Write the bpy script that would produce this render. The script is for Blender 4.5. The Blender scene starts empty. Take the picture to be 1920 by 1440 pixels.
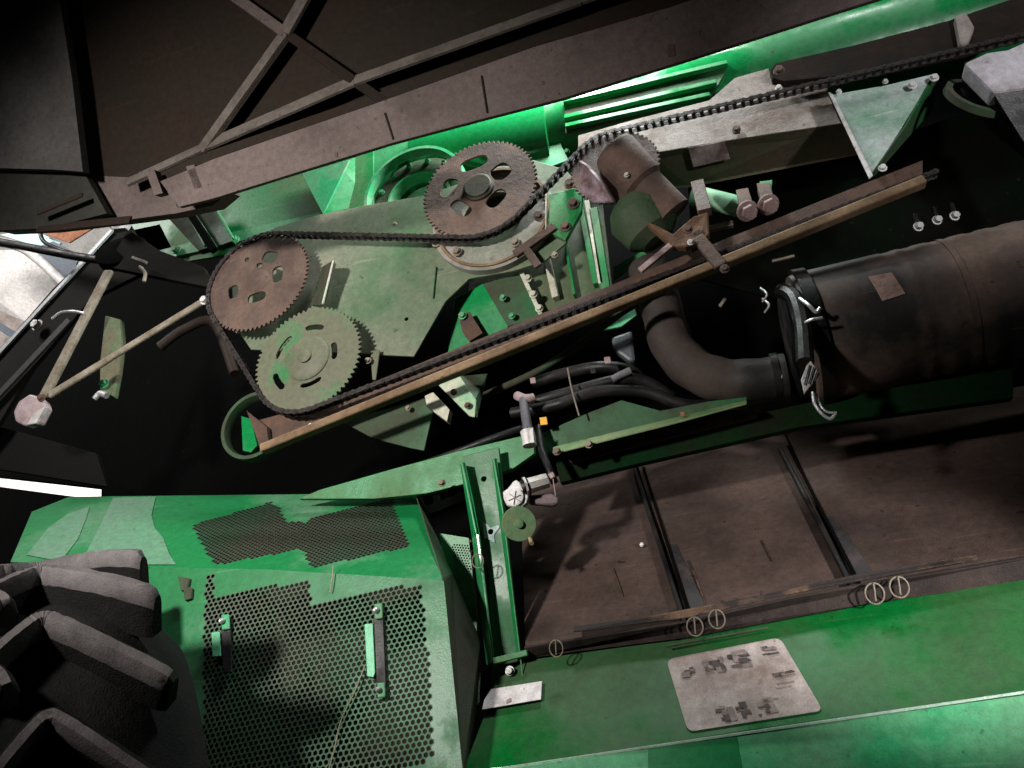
import bpy, bmesh, math, random
from mathutils import Vector, Matrix
random.seed(7)
sc = bpy.context.scene
COL = sc.collection
# ---------------------------------------------------------------- camera frame
F = 1440.0                                   # focal length in photo pixels
n_c = Vector((-.30, .42, .86)).normalized()  # outward normal of the machine's side, camera axes
l_c = Vector((.97, .24, .332)); l_c = (l_c - n_c*l_c.dot(n_c)).normalized()
u_c = n_c.cross(l_c)
CAM = Vector((0, 0, 1.35))
ROT = Matrix((( l_c), (-n_c), (u_c)))        # rows: world axes in camera coordinates
def W(x, y, z): return CAM + ROT @ Vector((x, y, z))      # camera-space metres -> world
cam_d = bpy.data.cameras.new('camera'); cam = bpy.data.objects.new('camera', cam_d); COL.objects.link(cam)
cam.matrix_world = Matrix.Translation(CAM) @ ROT.to_4x4()
cam_d.lens = 36*F/1920; cam_d.sensor_width = 36; cam_d.clip_start = .02; cam_d.clip_end = 100
sc.camera = cam
# ---------------------------------------------------------------- light
wd = bpy.data.worlds.new('World'); sc.world = wd; wd.use_nodes = True
bg = wd.node_tree.nodes['Background']; bg.inputs[0].default_value = (.75, .85, 1, 1); bg.inputs[1].default_value = .002
def lamp(name, kind, pos, target, power, size=.3, color=(1,1,1), spot=90, blend=.5):
    d = bpy.data.lights.new(name, kind); d.energy = power; d.color = color
    if kind == 'AREA': d.shape = 'DISK'; d.size = size
    else: d.shadow_soft_size = size
    if kind == 'SPOT': d.spot_size = math.radians(spot); d.spot_blend = blend
    o = bpy.data.objects.new(name, d); COL.objects.link(o); o.location = pos
    o.rotation_euler = (Vector(target)-Vector(pos)).to_track_quat('-Z', 'Y').to_euler()
    return o
sc.view_settings.view_transform = 'Standard'; sc.view_settings.look = 'None'
sc.view_settings.exposure = 0; sc.view_settings.gamma = 1
# ---------------------------------------------------------------- picture <-> place
Z0 = 2.5
NW = Vector((0, -1, 0))                       # outward, world
def ray(px, py): return (ROT @ Vector(((px-960)/F, -(py-720)/F, -1)))
X0 = CAM + ray(900, 500)*Z0
class Plane:
    def __init__(s, p, n): s.p = Vector(p); s.n = Vector(n).normalized()
    def __call__(s, px, py):
        r = ray(px, py); return CAM + r*((s.p-CAM).dot(s.n)/r.dot(s.n))
def base(off=0): return Plane(X0 + NW*off, NW)
def P(px, py, off=0): return base(off)(px, py)
def pl3(a, b, c):
    A, B, C = P(*a), P(*b), P(*c); n = (B-A).cross(C-A).normalized()
    if n.dot(CAM-A) < 0: n = -n
    return Plane(A, n)
def depth(p): return -(ROT.transposed() @ (Vector(p)-CAM)).z
def M_(px, p): return px*depth(p)/F           # pixels at a point -> metres
def proj(p):
    v = ROT.transposed() @ (Vector(p)-CAM); return (960+F*v.x/-v.z, 720-F*v.y/-v.z)
lamp('key_lamp', 'SPOT', W(-1.85, .95, -.42), P(590, 740, 0), 440, .11, (1, .95, .90), 76, 1)
lamp('back_lamp', 'AREA', P(1060, -150, .15), P(900, 330, -.4), 80, .5, (.93, 1, .97))
lamp('side_lamp', 'SPOT', W(1.5, 1.05, -.35), P(1770, 170, 0), 120, .08, (1, 1, 1), 50, 1)
tg = P(1560, 80, -.3); tl = lamp('tube_highlight_fill', 'AREA', tg+Vector((-.1,-.42,.42)), tg+Vector((-.1,0,0)), 9, .5, (.95, 1, .98)); tl.data.shape = 'RECTANGLE'; tl.data.size = 1.7; tl.data.size_y = .03  # added area light, unseen behind the shield, for the tube's highlight stripe
lamp('low_fill', 'SPOT', W(1.35, .25, -.15), P(1690, 1090, .05), 250, .06, (1, .95, .93), 27, .8)  # added unseen spot that makes a light pool on tray and skirt
lamp('workshop_lamp', 'AREA', W(-4.0, 2.6, -3.2), W(-4.6, .2, -6.5), 260, 1.2, (1, .98, .95))
lamp('gap_wall_fill', 'AREA', W(-4.6, -.5, -7.3), W(-5.3, -1.1, -8.5), 60, .4, (1, .99, .97))  # added unseen light, brightens the wall behind the lower left gap
# ---------------------------------------------------------------- materials
MC = {}
def M(name, base_c, dust=None, amt=.5, scale=4, rough=.6, metal=0, bump=.25, streak=None, fine=1.0, edge=.12, spec=.5):
    if name in MC: return MC[name]
    m = bpy.data.materials.new(name); m.use_nodes = True; nt = m.node_tree; N = nt.nodes; L = nt.links
    b = N['Principled BSDF']; tc = N.new('ShaderNodeTexCoord')
    mp = N.new('ShaderNodeMapping'); L.new(tc.outputs['Object'], mp.inputs[0])
    mp.inputs['Location'].default_value = (len(MC)*1.7, len(MC)*.9, 0)
    if streak: mp.inputs['Scale'].default_value = streak
    n1 = N.new('ShaderNodeTexNoise'); n1.inputs['Scale'].default_value = scale; n1.inputs['Detail'].default_value = 9; n1.inputs['Roughness'].default_value = .62
    n2 = N.new('ShaderNodeTexNoise'); n2.inputs['Scale'].default_value = 55*fine; n2.inputs['Detail'].default_value = 5
    n3 = N.new('ShaderNodeTexNoise'); n3.inputs['Scale'].default_value = 260*fine; n3.inputs['Detail'].default_value = 3
    L.new(mp.outputs[0], n1.inputs[0])
    for k in (n2, n3): L.new(tc.outputs['Object'], k.inputs[0])
    base_c = (*base_c, 1)
    mixf = N.new('ShaderNodeMapRange'); mixf.inputs['From Min'].default_value = .5-(amt-.5)*.5-edge; mixf.inputs['From Max'].default_value = .5-(amt-.5)*.5+edge
    L.new(n1.outputs[0], mixf.inputs[0])
    mx = N.new('ShaderNodeMix'); mx.data_type = 'RGBA'
    mx.inputs[6].default_value = base_c; mx.inputs[7].default_value = (*dust, 1) if dust else base_c
    if dust: L.new(mixf.outputs[0], mx.inputs[0])
    else: mx.inputs[0].default_value = 0
    var = N.new('ShaderNodeMapRange'); var.inputs['From Min'].default_value = .3; var.inputs['From Max'].default_value = .7
    var.inputs['To Min'].default_value = .84; var.inputs['To Max'].default_value = 1.14; L.new(n2.outputs[0], var.inputs[0])
    var3 = N.new('ShaderNodeMapRange'); var3.inputs['From Min'].default_value = .3; var3.inputs['From Max'].default_value = .7
    var3.inputs['To Min'].default_value = .85; var3.inputs['To Max'].default_value = 1.15; L.new(n3.outputs[0], var3.inputs[0])
    mul = N.new('ShaderNodeMath'); mul.operation = 'MULTIPLY'; L.new(var.outputs[0], mul.inputs[0]); L.new(var3.outputs[0], mul.inputs[1])
    # chips and specks, then long thin rub marks
    sp = N.new('ShaderNodeTexNoise'); sp.inputs['Scale'].default_value = 38; sp.inputs['Detail'].default_value = 2; L.new(tc.outputs['Object'], sp.inputs[0])
    sr = N.new('ShaderNodeMapRange'); sr.inputs['From Min'].default_value = .70; sr.inputs['From Max'].default_value = .74; sr.inputs['To Min'].default_value = 0; sr.inputs['To Max'].default_value = .7; L.new(sp.outputs[0], sr.inputs[0])
    m2 = N.new('ShaderNodeMapping'); m2.inputs['Scale'].default_value = (3, 30, 70); m2.inputs['Rotation'].default_value = (.2, .5+len(MC)*.37, .1); L.new(tc.outputs['Object'], m2.inputs[0])
    s2 = N.new('ShaderNodeTexNoise'); s2.inputs['Scale'].default_value = 1.0; s2.inputs['Detail'].default_value = 4; L.new(m2.outputs[0], s2.inputs[0])
    s2r = N.new('ShaderNodeMapRange'); s2r.inputs['From Min'].default_value = .66; s2r.inputs['From Max'].default_value = .71; s2r.inputs['To Max'].default_value = .35; L.new(s2.outputs[0], s2r.inputs[0])
    c1 = N.new('ShaderNodeMix'); c1.data_type = 'RGBA'; L.new(sr.outputs[0], c1.inputs[0]); L.new(mx.outputs[2], c1.inputs[6]); c1.inputs[7].default_value = (base_c[0]*.35+.01, base_c[1]*.3+.008, base_c[2]*.3+.006, 1)
    c2 = N.new('ShaderNodeMix'); c2.data_type = 'RGBA'; L.new(s2r.outputs[0], c2.inputs[0]); L.new(c1.outputs[2], c2.inputs[6])
    dd = dust or base_c; c2.inputs[7].default_value = (min(1,dd[0]*1.5), min(1,dd[1]*1.5), min(1,dd[2]*1.5), 1)
    vm = N.new('ShaderNodeVectorMath'); vm.operation = 'SCALE'; L.new(c2.outputs[2], vm.inputs[0]); L.new(mul.outputs[0], vm.inputs['Scale'])
    L.new(vm.outputs[0], b.inputs['Base Color'])
    rr = N.new('ShaderNodeMapRange'); rr.inputs['To Min'].default_value = rough; rr.inputs['To Max'].default_value = .9 if dust else rough
    L.new(mixf.outputs[0], rr.inputs[0]); L.new(rr.outputs[0], b.inputs['Roughness'])
    b.inputs['Metallic'].default_value = metal; b.inputs['Specular IOR Level'].default_value = spec
    bp = N.new('ShaderNodeBump'); bp.inputs['Strength'].default_value = bump; bp.inputs['Distance'].default_value = .004
    ad = N.new('ShaderNodeMath'); ad.operation = 'ADD'; L.new(n2.outputs[0], ad.inputs[0]); L.new(n3.outputs[0], ad.inputs[1])
    L.new(ad.outputs[0], bp.inputs['Height']); L.new(bp.outputs[0], b.inputs['Normal'])
    MC[name] = m; return m
GREEN = (.008, .20, .055); DUST = (.26, .22, .19)
green   = M('green_paint', GREEN, (.02,.17,.06), .35, 3, .13, bump=.02)
greend  = M('green_dusty', (.005,.18,.045), (.10,.15,.07), .36, 3.2, .42, bump=.2)
greeng  = M('green_grimy', (.008,.09,.024), (.04,.038,.022), .5, 3, .5, bump=.25)
greenl  = M('green_pale', (.03,.30,.12), (.16,.25,.15), .4, 6, .4, bump=.15)
plate_m = M('dust_plate', (.022,.10,.032), (.19,.18,.135), .56, 1.6, .42, bump=.10, edge=.16)
guard_m = M('guard_green', (.004,.15,.040), (.06,.17,.085), .34, 2.2, .4, bump=.12, edge=.07)
guard_l = M('guard_mesh_green', (.012,.13,.045), (.075,.095,.065), .48, 2.0, .5, bump=.2, edge=.1)
rust    = M('rust_brown', (.062,.036,.027), (.12,.074,.056), .45, 9, .75, bump=.5)
rust2   = M('rust_rail', (.12,.070,.034), (.24,.16,.09), .45, 8, .8, bump=.5)
rustd   = M('rust_dark', (.055,.028,.02), (.10,.055,.035), .4, 14, .7, bump=.6)
olive   = M('olive_dusty_disc', (.10,.105,.062), (.04,.17,.06), .30, 5, .6, bump=.2, edge=.05)
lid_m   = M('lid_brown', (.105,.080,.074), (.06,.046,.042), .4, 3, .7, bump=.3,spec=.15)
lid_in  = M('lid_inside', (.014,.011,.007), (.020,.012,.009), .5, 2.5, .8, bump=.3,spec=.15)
rib_m   = M('lid_rib', (.105,.090,.078), (.06,.05,.043), .4, 9, .7, bump=.3,spec=.15)
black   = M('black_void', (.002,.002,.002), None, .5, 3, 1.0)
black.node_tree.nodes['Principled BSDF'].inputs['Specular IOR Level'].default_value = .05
blackp  = M('black_plastic', (.006,.006,.007), (.018,.014,.013), .35, 8, .42, bump=.2, spec=.3)
chain_m = M('chain_steel', (.010,.006,.005), (.022,.014,.012), .4, 30, .45, .3, bump=.3)
rubber  = M('tyre_rubber', (.016,.014,.015), (.17,.15,.15), .48, 5, .42, bump=.3, edge=.25)
silver  = M('bare_metal', (.55,.55,.56), (.30,.28,.27), .4, 14, .35, .6, bump=.3)
whitem  = M('white_metal', (.60,.58,.57), (.36,.32,.30), .35, 12, .5, .1, bump=.3)
greyd   = M('dusty_grey_beam', (.30,.26,.24), (.15,.11,.09), .42, 7, .8, bump=.5)
canm    = M('canister_black', (.014,.012,.012), (.12,.078,.060), .56, 2.0, .6, bump=.08, edge=.08)
hosem   = M('elbow_rubber', (.010,.008,.007), (.055,.038,.030), .45, 4, .6, bump=.2)
tray_m  = M('tray_brown', (.013,.009,.008), (.085,.057,.048), .6, 3.0, .7, bump=.35, edge=.2,spec=.15)
trayl_m = M('tray_lip', (.016,.010,.008), (.20,.12,.07), .34, 7, .8, bump=.6, edge=.1)
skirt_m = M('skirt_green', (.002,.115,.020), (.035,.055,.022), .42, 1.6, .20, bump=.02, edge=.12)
skirt_l = M('skirt_lower_lit', (.03,.36,.14), (.15,.38,.20), .5, 1.8, .40, bump=.03, edge=.08)  # paler than the upper panel: dust, and brighter light put into the colour
decal_m = M('decal_paper', (.48,.43,.41), (.17,.12,.10), .52, 7, .7, bump=.15, edge=.2)
decalp  = M('label_pink', (.40,.30,.29), (.14,.09,.09), .5, 16, .7, bump=.2)
ink     = M('ink_dark', (.04,.03,.027), (.12,.09,.08), .4, 40, .7)
rodm    = M('rod_dusty', (.26,.22,.17), (.15,.12,.08), .45, 12, .7, bump=.4)
shopw   = M('shop_white', (.55,.52,.50), (.40,.37,.36), .4, 5, .6)
shopb   = M('shop_blue_grey', (.06,.075,.10), None, .5, 5, .5)
shopo   = M('shop_orange', (.30,.11,.05), (.2,.08,.04), .5, 8, .6)
shopc   = M('shop_cyan', (.40,.62,.62), None, .5, 5, .5)
yellow  = M('yellow_tag', (.75,.36,.02), None, .5, 8, .5)
pinkc   = M('pink_cap', (.42,.33,.34), (.28,.20,.20), .5, 12, .6)
discg   = M('green_disc_plastic', (.10,.20,.10), (.14,.20,.09), .5, 12, .35)
violet  = M('violet_worn', (.30,.22,.26), (.10,.06,.06), .5, 18, .6, bump=.4)
whitemt = M('cream_metal', (.50,.50,.40), (.3,.28,.2), .3, 12, .5)
straw   = M('straw', (.30,.26,.16), None)
# ---------------------------------------------------------------- object helpers
WORLDLOC = {}
def thing(name, label, cat, loc, group=None):
    o = bpy.data.objects.new(name, None); COL.objects.link(o); o.location = loc; o.empty_display_size = .05
    o['label'] = label; o['category'] = cat
    if group: o['group'] = group
    WORLDLOC[o.name] = Vector(loc); return o
def tag(o, label, cat, group=None):
    o['label'] = label; o['category'] = cat
    if group: o['group'] = group
    return o
def fin(name, bm, mat, parent=None, bevel=0, smooth=False, seg=2):
    me = bpy.data.meshes.new(name); bmesh.ops.recalc_face_normals(bm, faces=bm.faces[:])
    if parent is not None: org = WORLDLOC[parent.name]
    else:
        org = Vector((0,0,0))
        for v in bm.verts: org += v.co
        org = org/max(1, len(bm.verts))
    for v in bm.verts: v.co -= org
    if smooth:
        for f in bm.faces: f.smooth = True
    bm.to_mesh(me); bm.free(); me.materials.append(mat)
    if smooth:
        try: me.set_sharp_from_angle(angle=math.radians(35))
        except Exception: pass
    o = bpy.data.objects.new(name, me); COL.objects.link(o)
    WORLDLOC[o.name] = org.copy()
    if parent is not None: o.parent = parent
    else: o.location = org
    if bevel:
        b = o.modifiers.new('bevel', 'BEVEL'); b.width = bevel; b.segments = seg; b.limit_method = 'ANGLE'; b.angle_limit = math.radians(30)
    return o
def pts3(pts, pl):
    return [P(*p) if len(p) == 3 else pl(*p) for p in pts]
def poly_bm(outer, nrm, th, holes=()):
    bm = bmesh.new(); edges = []
    for loop in [outer]+list(holes):
        vs = [bm.verts.new(p) for p in loop]
        for i in range(len(vs)): edges.append(bm.edges.new((vs[i], vs[(i+1) % len(vs)])))
    if holes: 
        bmesh.ops.triangle_fill(bm, edges=edges, use_beauty=True, use_dissolve=True, normal=nrm)
    else: bm.faces.new([v for v in bm.verts])
    r = bmesh.ops.extrude_face_region(bm, geom=bm.faces[:])
    for v in [g for g in r['geom'] if isinstance(g, bmesh.types.BMVert)]: v.co -= nrm*th
    return bm
def plate(name, pts, pl, th, mat, parent=None, holes=(), bevel=.0015, rnd=0):
    if rnd:
        q = []
        for i in range(len(pts)):
            a, b, c = Vector(pts[i-1]), Vector(pts[i]), Vector(pts[(i+1) % len(pts)])
            p0 = b+(a-b).normalized()*rnd; p1 = b+(c-b).normalized()*rnd
            for t in (0, .25, .5, .75, 1): q.append(tuple((1-t)**2*p0+2*t*(1-t)*b+t*t*p1))
        pts = q
    v = pts3(pts, pl)
    if len(pts[0]) == 3:
        nr = Vector((0,0,0))
        for i in range(len(v)): nr += (v[i]-v[0]).cross(v[(i+1) % len(v)]-v[0])
        nr.normalize()
        if nr.dot(CAM-v[0]) < 0: nr = -nr
    else: nr = pl.n if pl.n.dot(CAM-v[0]) > 0 else -pl.n
    hl = []
    for h in holes:
        if len(h) == 3:
            hx, hy, hr = h; c = pl(hx, hy); r = M_(hr, c)
            a = nr.orthogonal().normalized(); b2 = nr.cross(a)
            hl.append([c+a*math.cos(t*math.tau/16)*r+b2*math.sin(t*math.tau/16)*r for t in range(16)])
        else: hl.append(pts3(h[0], pl))
    return fin(name, poly_bm(v, nr, th, hl), mat, parent, bevel)
def frame(d):
    d = Vector(d).normalized(); a = d.cross(NW)
    if a.length < .05: a = d.cross(Vector((0,0,1)))
    a.normalize(); return d, a, a.cross(d)     # along, width, outward-ish
def bar(name, p, q, w, th, mat, parent=None, bevel=.002, wob=0):
    d, a, b = frame(q-p); bm = bmesh.new(); loops = []; k = 1 if not wob else 14
    for i in range(k+1):
        c = p.lerp(q, i/k); ww = w*(1+random.uniform(-wob, wob))
        loops.append([bm.verts.new(c+a*sx*ww/2+b*sy*th/2) for sx, sy in ((-1,-1),(1,-1),(1,1),(-1,1))])
    for i in range(k):
        for j in range(4): bm.faces.new((loops[i][j], loops[i][(j+1)%4], loops[i+1][(j+1)%4], loops[i+1][j]))
    bm.faces.new(loops[0][::-1]); bm.faces.new(loops[-1])
    return fin(name, bm, mat, parent, bevel)
def spline(pts, k=8):
    out = []; n = len(pts)
    if n == 2: return [pts[0].lerp(pts[1], i/k) for i in range(k+1)]
    for i in range(n-1):
        p0 = pts[max(i-1,0)]; p1 = pts[i]; p2 = pts[i+1]; p3 = pts[min(i+2,n-1)]
        for j in range(k):
            t = j/k; out.append(.5*((2*p1)+(p2-p0)*t+(2*p0-5*p1+4*p2-p3)*t*t+(3*p1-p0-3*p2+p3)*t**3))
    out.append(pts[-1]); return out
def tube_bm(bm, pts, r, n=12, rings=0):
    prev = None; a = None
    for i, p in enumerate(pts):
        d = (pts[min(i+1,len(pts)-1)]-pts[max(i-1,0)]).normalized()
        if a is None: a = d.orthogonal().normalized()
        a = (a-d*a.dot(d)).normalized(); b = d.cross(a)
        rr = r(i/(len(pts)-1)) if callable(r) else r
        ring = [bm.verts.new(p+(a*math.cos(t*math.tau/n)+b*math.sin(t*math.tau/n))*rr) for t in range(n)]
        if prev:
            for j in range(n): bm.faces.new((prev[j], prev[(j+1)%n], ring[(j+1)%n], ring[j]))
        else: bm.faces.new(ring[::-1])
        prev = ring
    bm.faces.new(prev); return bm
def tube(name, pts, r, mat, parent=None, n=12, k=8, sm=True):
    return fin(name, tube_bm(bmesh.new(), spline(pts, k), r, n), mat, parent, smooth=True)
def lathe(name, p, axis, prof, mat, parent=None, n=40, bevel=0, close=True):
    d = Vector(axis).normalized(); a = d.orthogonal().normalized(); b = d.cross(a); bm = bmesh.new(); prev = None; first = None
    for t, r in prof:
        ring = [bm.verts.new(p+d*t+(a*math.cos(j*math.tau/n)+b*math.sin(j*math.tau/n))*r) for j in range(n)]
        if prev:
            for j in range(n): bm.faces.new((prev[j], prev[(j+1)%n], ring[(j+1)%n], ring[j]))
        else: first = ring
        prev = ring
    if close: bm.faces.new(first[::-1]); bm.faces.new(prev)
    else:
        for j in range(n): bm.faces.new((prev[j], prev[(j+1)%n], first[(j+1)%n], first[j]))
    return fin(name, bm, mat, parent, bevel, smooth=True)
def bolt(name, px, py, off, rpx, mat, parent=None, axis=NW, h=1.0):
    c = P(px, py, off); r = M_(rpx, c)
    d = Vector(axis).normalized(); a = d.orthogonal().normalized(); b = d.cross(a); bm = bmesh.new()
    for t0, t1, rr, n in ((-r*.3, r*.1, r*1.35, 16), (r*.1, r*h, r, 6)):
        l0 = [bm.verts.new(c+d*t0+(a*math.cos(j*math.tau/n)+b*math.sin(j*math.tau/n))*rr) for j in range(n)]
        l1 = [bm.verts.new(v.co+d*(t1-t0)) for v in l0]
        for j in range(n): bm.faces.new((l0[j], l0[(j+1)%n], l1[(j+1)%n], l1[j]))
        bm.faces.new(l0[::-1]); bm.faces.new(l1)
    return fin(name, bm, mat, parent, r*.12)
def inpoly(x, y, poly):
    c = False; n = len(poly)
    for i in range(n):
        x1, y1 = poly[i]; x2, y2 = poly[(i+1) % n]
        if (y1 > y) != (y2 > y) and x < (x2-x1)*(y-y1)/(y2-y1)+x1: c = not c
    return c
def perforated(name, poly, pl, regions, pitch_px, udir, mat, parent, hole=.36, ref=None, mat2=None):
    cx = sum(p[0] for p in poly)/len(poly); cy = sum(p[1] for p in poly)/len(poly)
    c = pl(cx, cy); u = (pl(cx+udir[0]*40, cy+udir[1]*40)-c).normalized(); nr = pl.n if pl.n.dot(CAM-c) > 0 else -pl.n
    v = nr.cross(u); s = M_(pitch_px, pl(*ref) if ref else c)
    w3 = [pl(*p) for p in poly]; us = [(w-c).dot(u) for w in w3]; vs = [(w-c).dot(v) for w in w3]
    bm = bmesh.new(); R = s/math.sqrt(3)
    j = int(min(vs)/(s*.866))-2
    while j*s*.866 < max(vs)+s:
        i = int(min(us)/s)-2
        while i*s < max(us)+s:
            q = c+u*(i*s+(s/2 if j % 2 else 0))+v*(j*s*.866); px, py = proj(q)
            hx = [bm.verts.new(q+(u*math.sin(k*math.pi/3)+v*math.cos(k*math.pi/3))*R) for k in range(6)]
            if any(inpoly(px, py, g) for g in regions):
                hi = [bm.verts.new(q+(u*math.sin(k*math.pi/3)+v*math.cos(k*math.pi/3))*s*hole) for k in range(6)]
                for k in range(6): bm.faces.new((hx[k], hx[(k+1)%6], hi[(k+1)%6], hi[k])).material_index = 1 if mat2 else 0
            else: bm.faces.new(hx)
            i += 1
        j += 1
    bmesh.ops.remove_doubles(bm, verts=bm.verts[:], dist=s*.01)
    cen = sum(w3, Vector())/len(w3)
    for k in range(len(w3)):
        a, b = w3[k], w3[(k+1) % len(w3)]; no = (b-a).cross(nr).normalized()
        if no.dot(cen-a) > 0: no = -no
        bmesh.ops.bisect_plane(bm, geom=bm.verts[:]+bm.edges[:]+bm.faces[:], plane_co=a, plane_no=no, clear_outer=True)
    o = fin(name, bm, mat, parent)
    if mat2: o.data.materials.append(mat2)
    so = o.modifiers.new('thick', 'SOLIDIFY'); so.thickness = .0025; so.offset = 0
    return o
exec_sections = True
# ================================================================ SETTING
# dark inside wall of the bay
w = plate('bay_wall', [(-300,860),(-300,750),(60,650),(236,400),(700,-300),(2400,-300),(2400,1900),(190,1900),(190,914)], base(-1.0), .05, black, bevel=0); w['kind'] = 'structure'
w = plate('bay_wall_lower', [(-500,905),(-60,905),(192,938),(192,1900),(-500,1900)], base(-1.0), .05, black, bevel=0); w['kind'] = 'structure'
w = plate('workshop_wall', [(-900,-200),(900,-200),(900,1300),(-900,1300)], Plane(W(-3,0,-8.5), ROT @ Vector((.1,0,1))), .1, shopw, bevel=0); w['kind'] = 'structure'
# ================================================================ WORKSHOP GLIMPSED AT LEFT
def shop_plane(z): return Plane(W(0,0,-z), ROT @ Vector((.25,0,1)))
t = thing('shop_shelving', 'pale shelving boards and pipes seen through the gap at far left', 'shelf', shop_plane(7)(60,560))
sp = shop_plane(7)
plate('shelf_board', [(-40,470),(40,468),(180,560),(100,640),(-40,540)], sp, .04, shopw, t)
plate('shelf_board', [(-40,565),(60,610),(40,690),(-60,640)], shop_plane(6.9), .04, greyd, t)
plate('dark_panel', [(60,466),(100,452),(150,478),(130,530),(110,515),(70,490)], shop_plane(6.8), .03, shopb, t)
bar('pipe', shop_plane(6.7)(-20,600), shop_plane(6.7)(45,640), .05, .05, shopb, t)
tube('pipe', [shop_plane(6.6)(-20,452), shop_plane(6.6)(50,470), shop_plane(6.6)(150,560)], .035, whitem, t)
plate('orange_panel', [(85,440),(105,428),(190,418),(130,455)], shop_plane(6.9), .03, shopo, t)
plate('blue_sheet', [(0,440),(60,430),(115,455),(95,470)], shop_plane(6.95), .03, shopc, t)
# ================================================================ OPEN LID (overhead)
lidp = pl3((1600,10,.45), (350,385,.42), (100,0,.75))
lidq = Plane(lidp.p-lidp.n*.10, lidp.n)
lidr = Plane(lidp.p-lidp.n*.05, lidp.n)
t = thing('side_shield', 'dark brown sheet metal shield raised open above the chain drive, diamond ribs across its inside', 'shield', lidp(700,200))
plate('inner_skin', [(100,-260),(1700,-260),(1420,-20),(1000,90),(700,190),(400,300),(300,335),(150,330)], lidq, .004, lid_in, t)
plate('flange', [(1700,-140),(1740,-32),(1580,18),(1300,108),(1056,184),(900,224),(735,268),(560,322),(400,372),(335,388),(300,340),(400,298),(700,195),(1000,88),(1260,12)], lidp, .02, lid_m, t, bevel=.0015)
for (x, y, a_) in ((1258,94,11),(1017,155,4),(630,290,4),(1310,60,4)): plate('punched_hole', [(x-a_*.6,y-a_),(x+a_*.6,y-a_*1.1),(x+a_*.7,y+a_),(x-a_*.5,y+a_*1.1)], Plane(lidp.p+lidp.n*.002*(1 if lidp.n.dot(CAM-lidp.p) > 0 else -1), lidp.n), .0015, rustd, t, bevel=0)
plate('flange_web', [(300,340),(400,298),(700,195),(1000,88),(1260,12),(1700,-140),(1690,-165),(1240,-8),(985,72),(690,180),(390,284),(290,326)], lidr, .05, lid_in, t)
for a, b, wd_ in (((240,342),(400,268),18),((395,270),(665,152),24),((665,152),(1090,0),22),((1090,0),(1500,-140),22)):
    bar('rib', lidr(*a), lidr(*b), M_(wd_, lidr(*a)), .012, rib_m, t)
bar('rib', lidr(378,282), lidr(535,62), M_(24, lidr(500,100)), .014, rib_m, t)
bar('rib', lidr(535,62), lidr(592,-40), M_(30, lidr(500,100)), .014, rib_m, t)
bar('rib', lidr(420,-20), lidr(535,62), M_(20, lidr(500,100)), .013, lid_m, t)
bar('rib', lidr(535,62), lidr(745,208), M_(18, lidr(500,100)), .010, lid_in, t)
for a, b in (((903,142),(914,212)), ((722,212),(738,262))):
    bar('seam', lidp(*a)+lidp.n*.001, lidp(*b)+lidp.n*.001, .006, .006, lid_in, t)
for a in ((285,340),(360,330)):
    plate('hinge_tab', [(a[0]-12,a[1]-18),(a[0]+4,a[1]-22),(a[0]+20,a[1]+22),(a[0]+4,a[1]+26)], lidp, .03, lid_m, t)
plate('lower_box', [(120,325),(300,335),(420,300),(430,360),(400,385),(330,400),(240,412),(90,430),(0,434),(60,380)], lidq, .06, lid_m, t)  # brown boxed sheet below the shield's left end
t = thing('rear_shield', 'grey black shield panel filling the upper left corner, its edge beside the brown ribbed shield', 'shield', lidp(60,200))
plate('upper_panel', [(-200,-200),(98,-200),(112,0),(135,150),(155,322),(100,318),(-200,310)], lidp, .03, M('rear_panel',(.065,.062,.06),(.035,.03,.03),.5,2.5,.6,spec=.15), t)
plate('lower_panel', [(-200,300),(100,305),(158,325),(200,400),(90,428),(0,432),(-200,440)], lidr, .03, M('rear_panel_low',(.03,.03,.024),(.02,.02,.018),.5,2.5,.7,spec=.15), t)
bar('edge_strip', lidp(70,400), lidp(155,365), M_(10,lidp(100,380)), .006, lid_in, t)
bar('edge_strip', lidr(70,430), lidr(245,412), M_(16,lidr(100,380)), .008, lid_in, t)
# ================================================================ GREEN BODY BEHIND THE DRIVE
t = thing('body_panel', 'dark green body panel with a pale lower edge behind the two left sprockets', 'panel', P(450,400,-.25))
plate('sheet', [(238,408),(330,372),(700,260),(700,390),(470,470),(290,500)], base(-.25), .01, greend, t)
plate('rear_sheet', [(690,262),(880,205),(880,380),(690,400)], base(-.33), .01, green, t)
plate('pale_edge', [(258,480),(390,445),(600,398),(612,410),(400,465),(264,495)], base(-.24), .012, greenl, t)
plate('gusset', [(565,325),(632,306),(655,300),(606,402)], base(-.2), .01, greenl, t)
plate('gusset_side', [(632,306,-.2),(700,285,-.3),(700,380,-.3),(606,402,-.2)], None, .01, green, t)
for (x, y) in ((258,488),(390,463),(440,450),(330,468)): bolt('bolt', x, y, -.225, 7, greenl, t)
t = thing('strut_bracket', 'pair of dark green channel struts crossing the pale-edged green panel', 'bracket', P(370,430,-.15))
for (a, b, c, d) in (((305,398),(342,388),(398,462),(372,470)), ((352,380),(392,372),(436,452),(408,462))):
    plate('strut', [a,b,c,d], base(-.15), .03, greeng, t)
bar('strut_edge', P(345,388,-.14), P(385,462,-.14), .008, .01, greenl, t)
bar('strut_edge', P(395,372,-.14), P(438,448,-.14), .008, .01, greenl, t)
bar('strut_edge', P(350,390,-.13), P(402,470,-.13), .03, .02, black, t)
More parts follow.
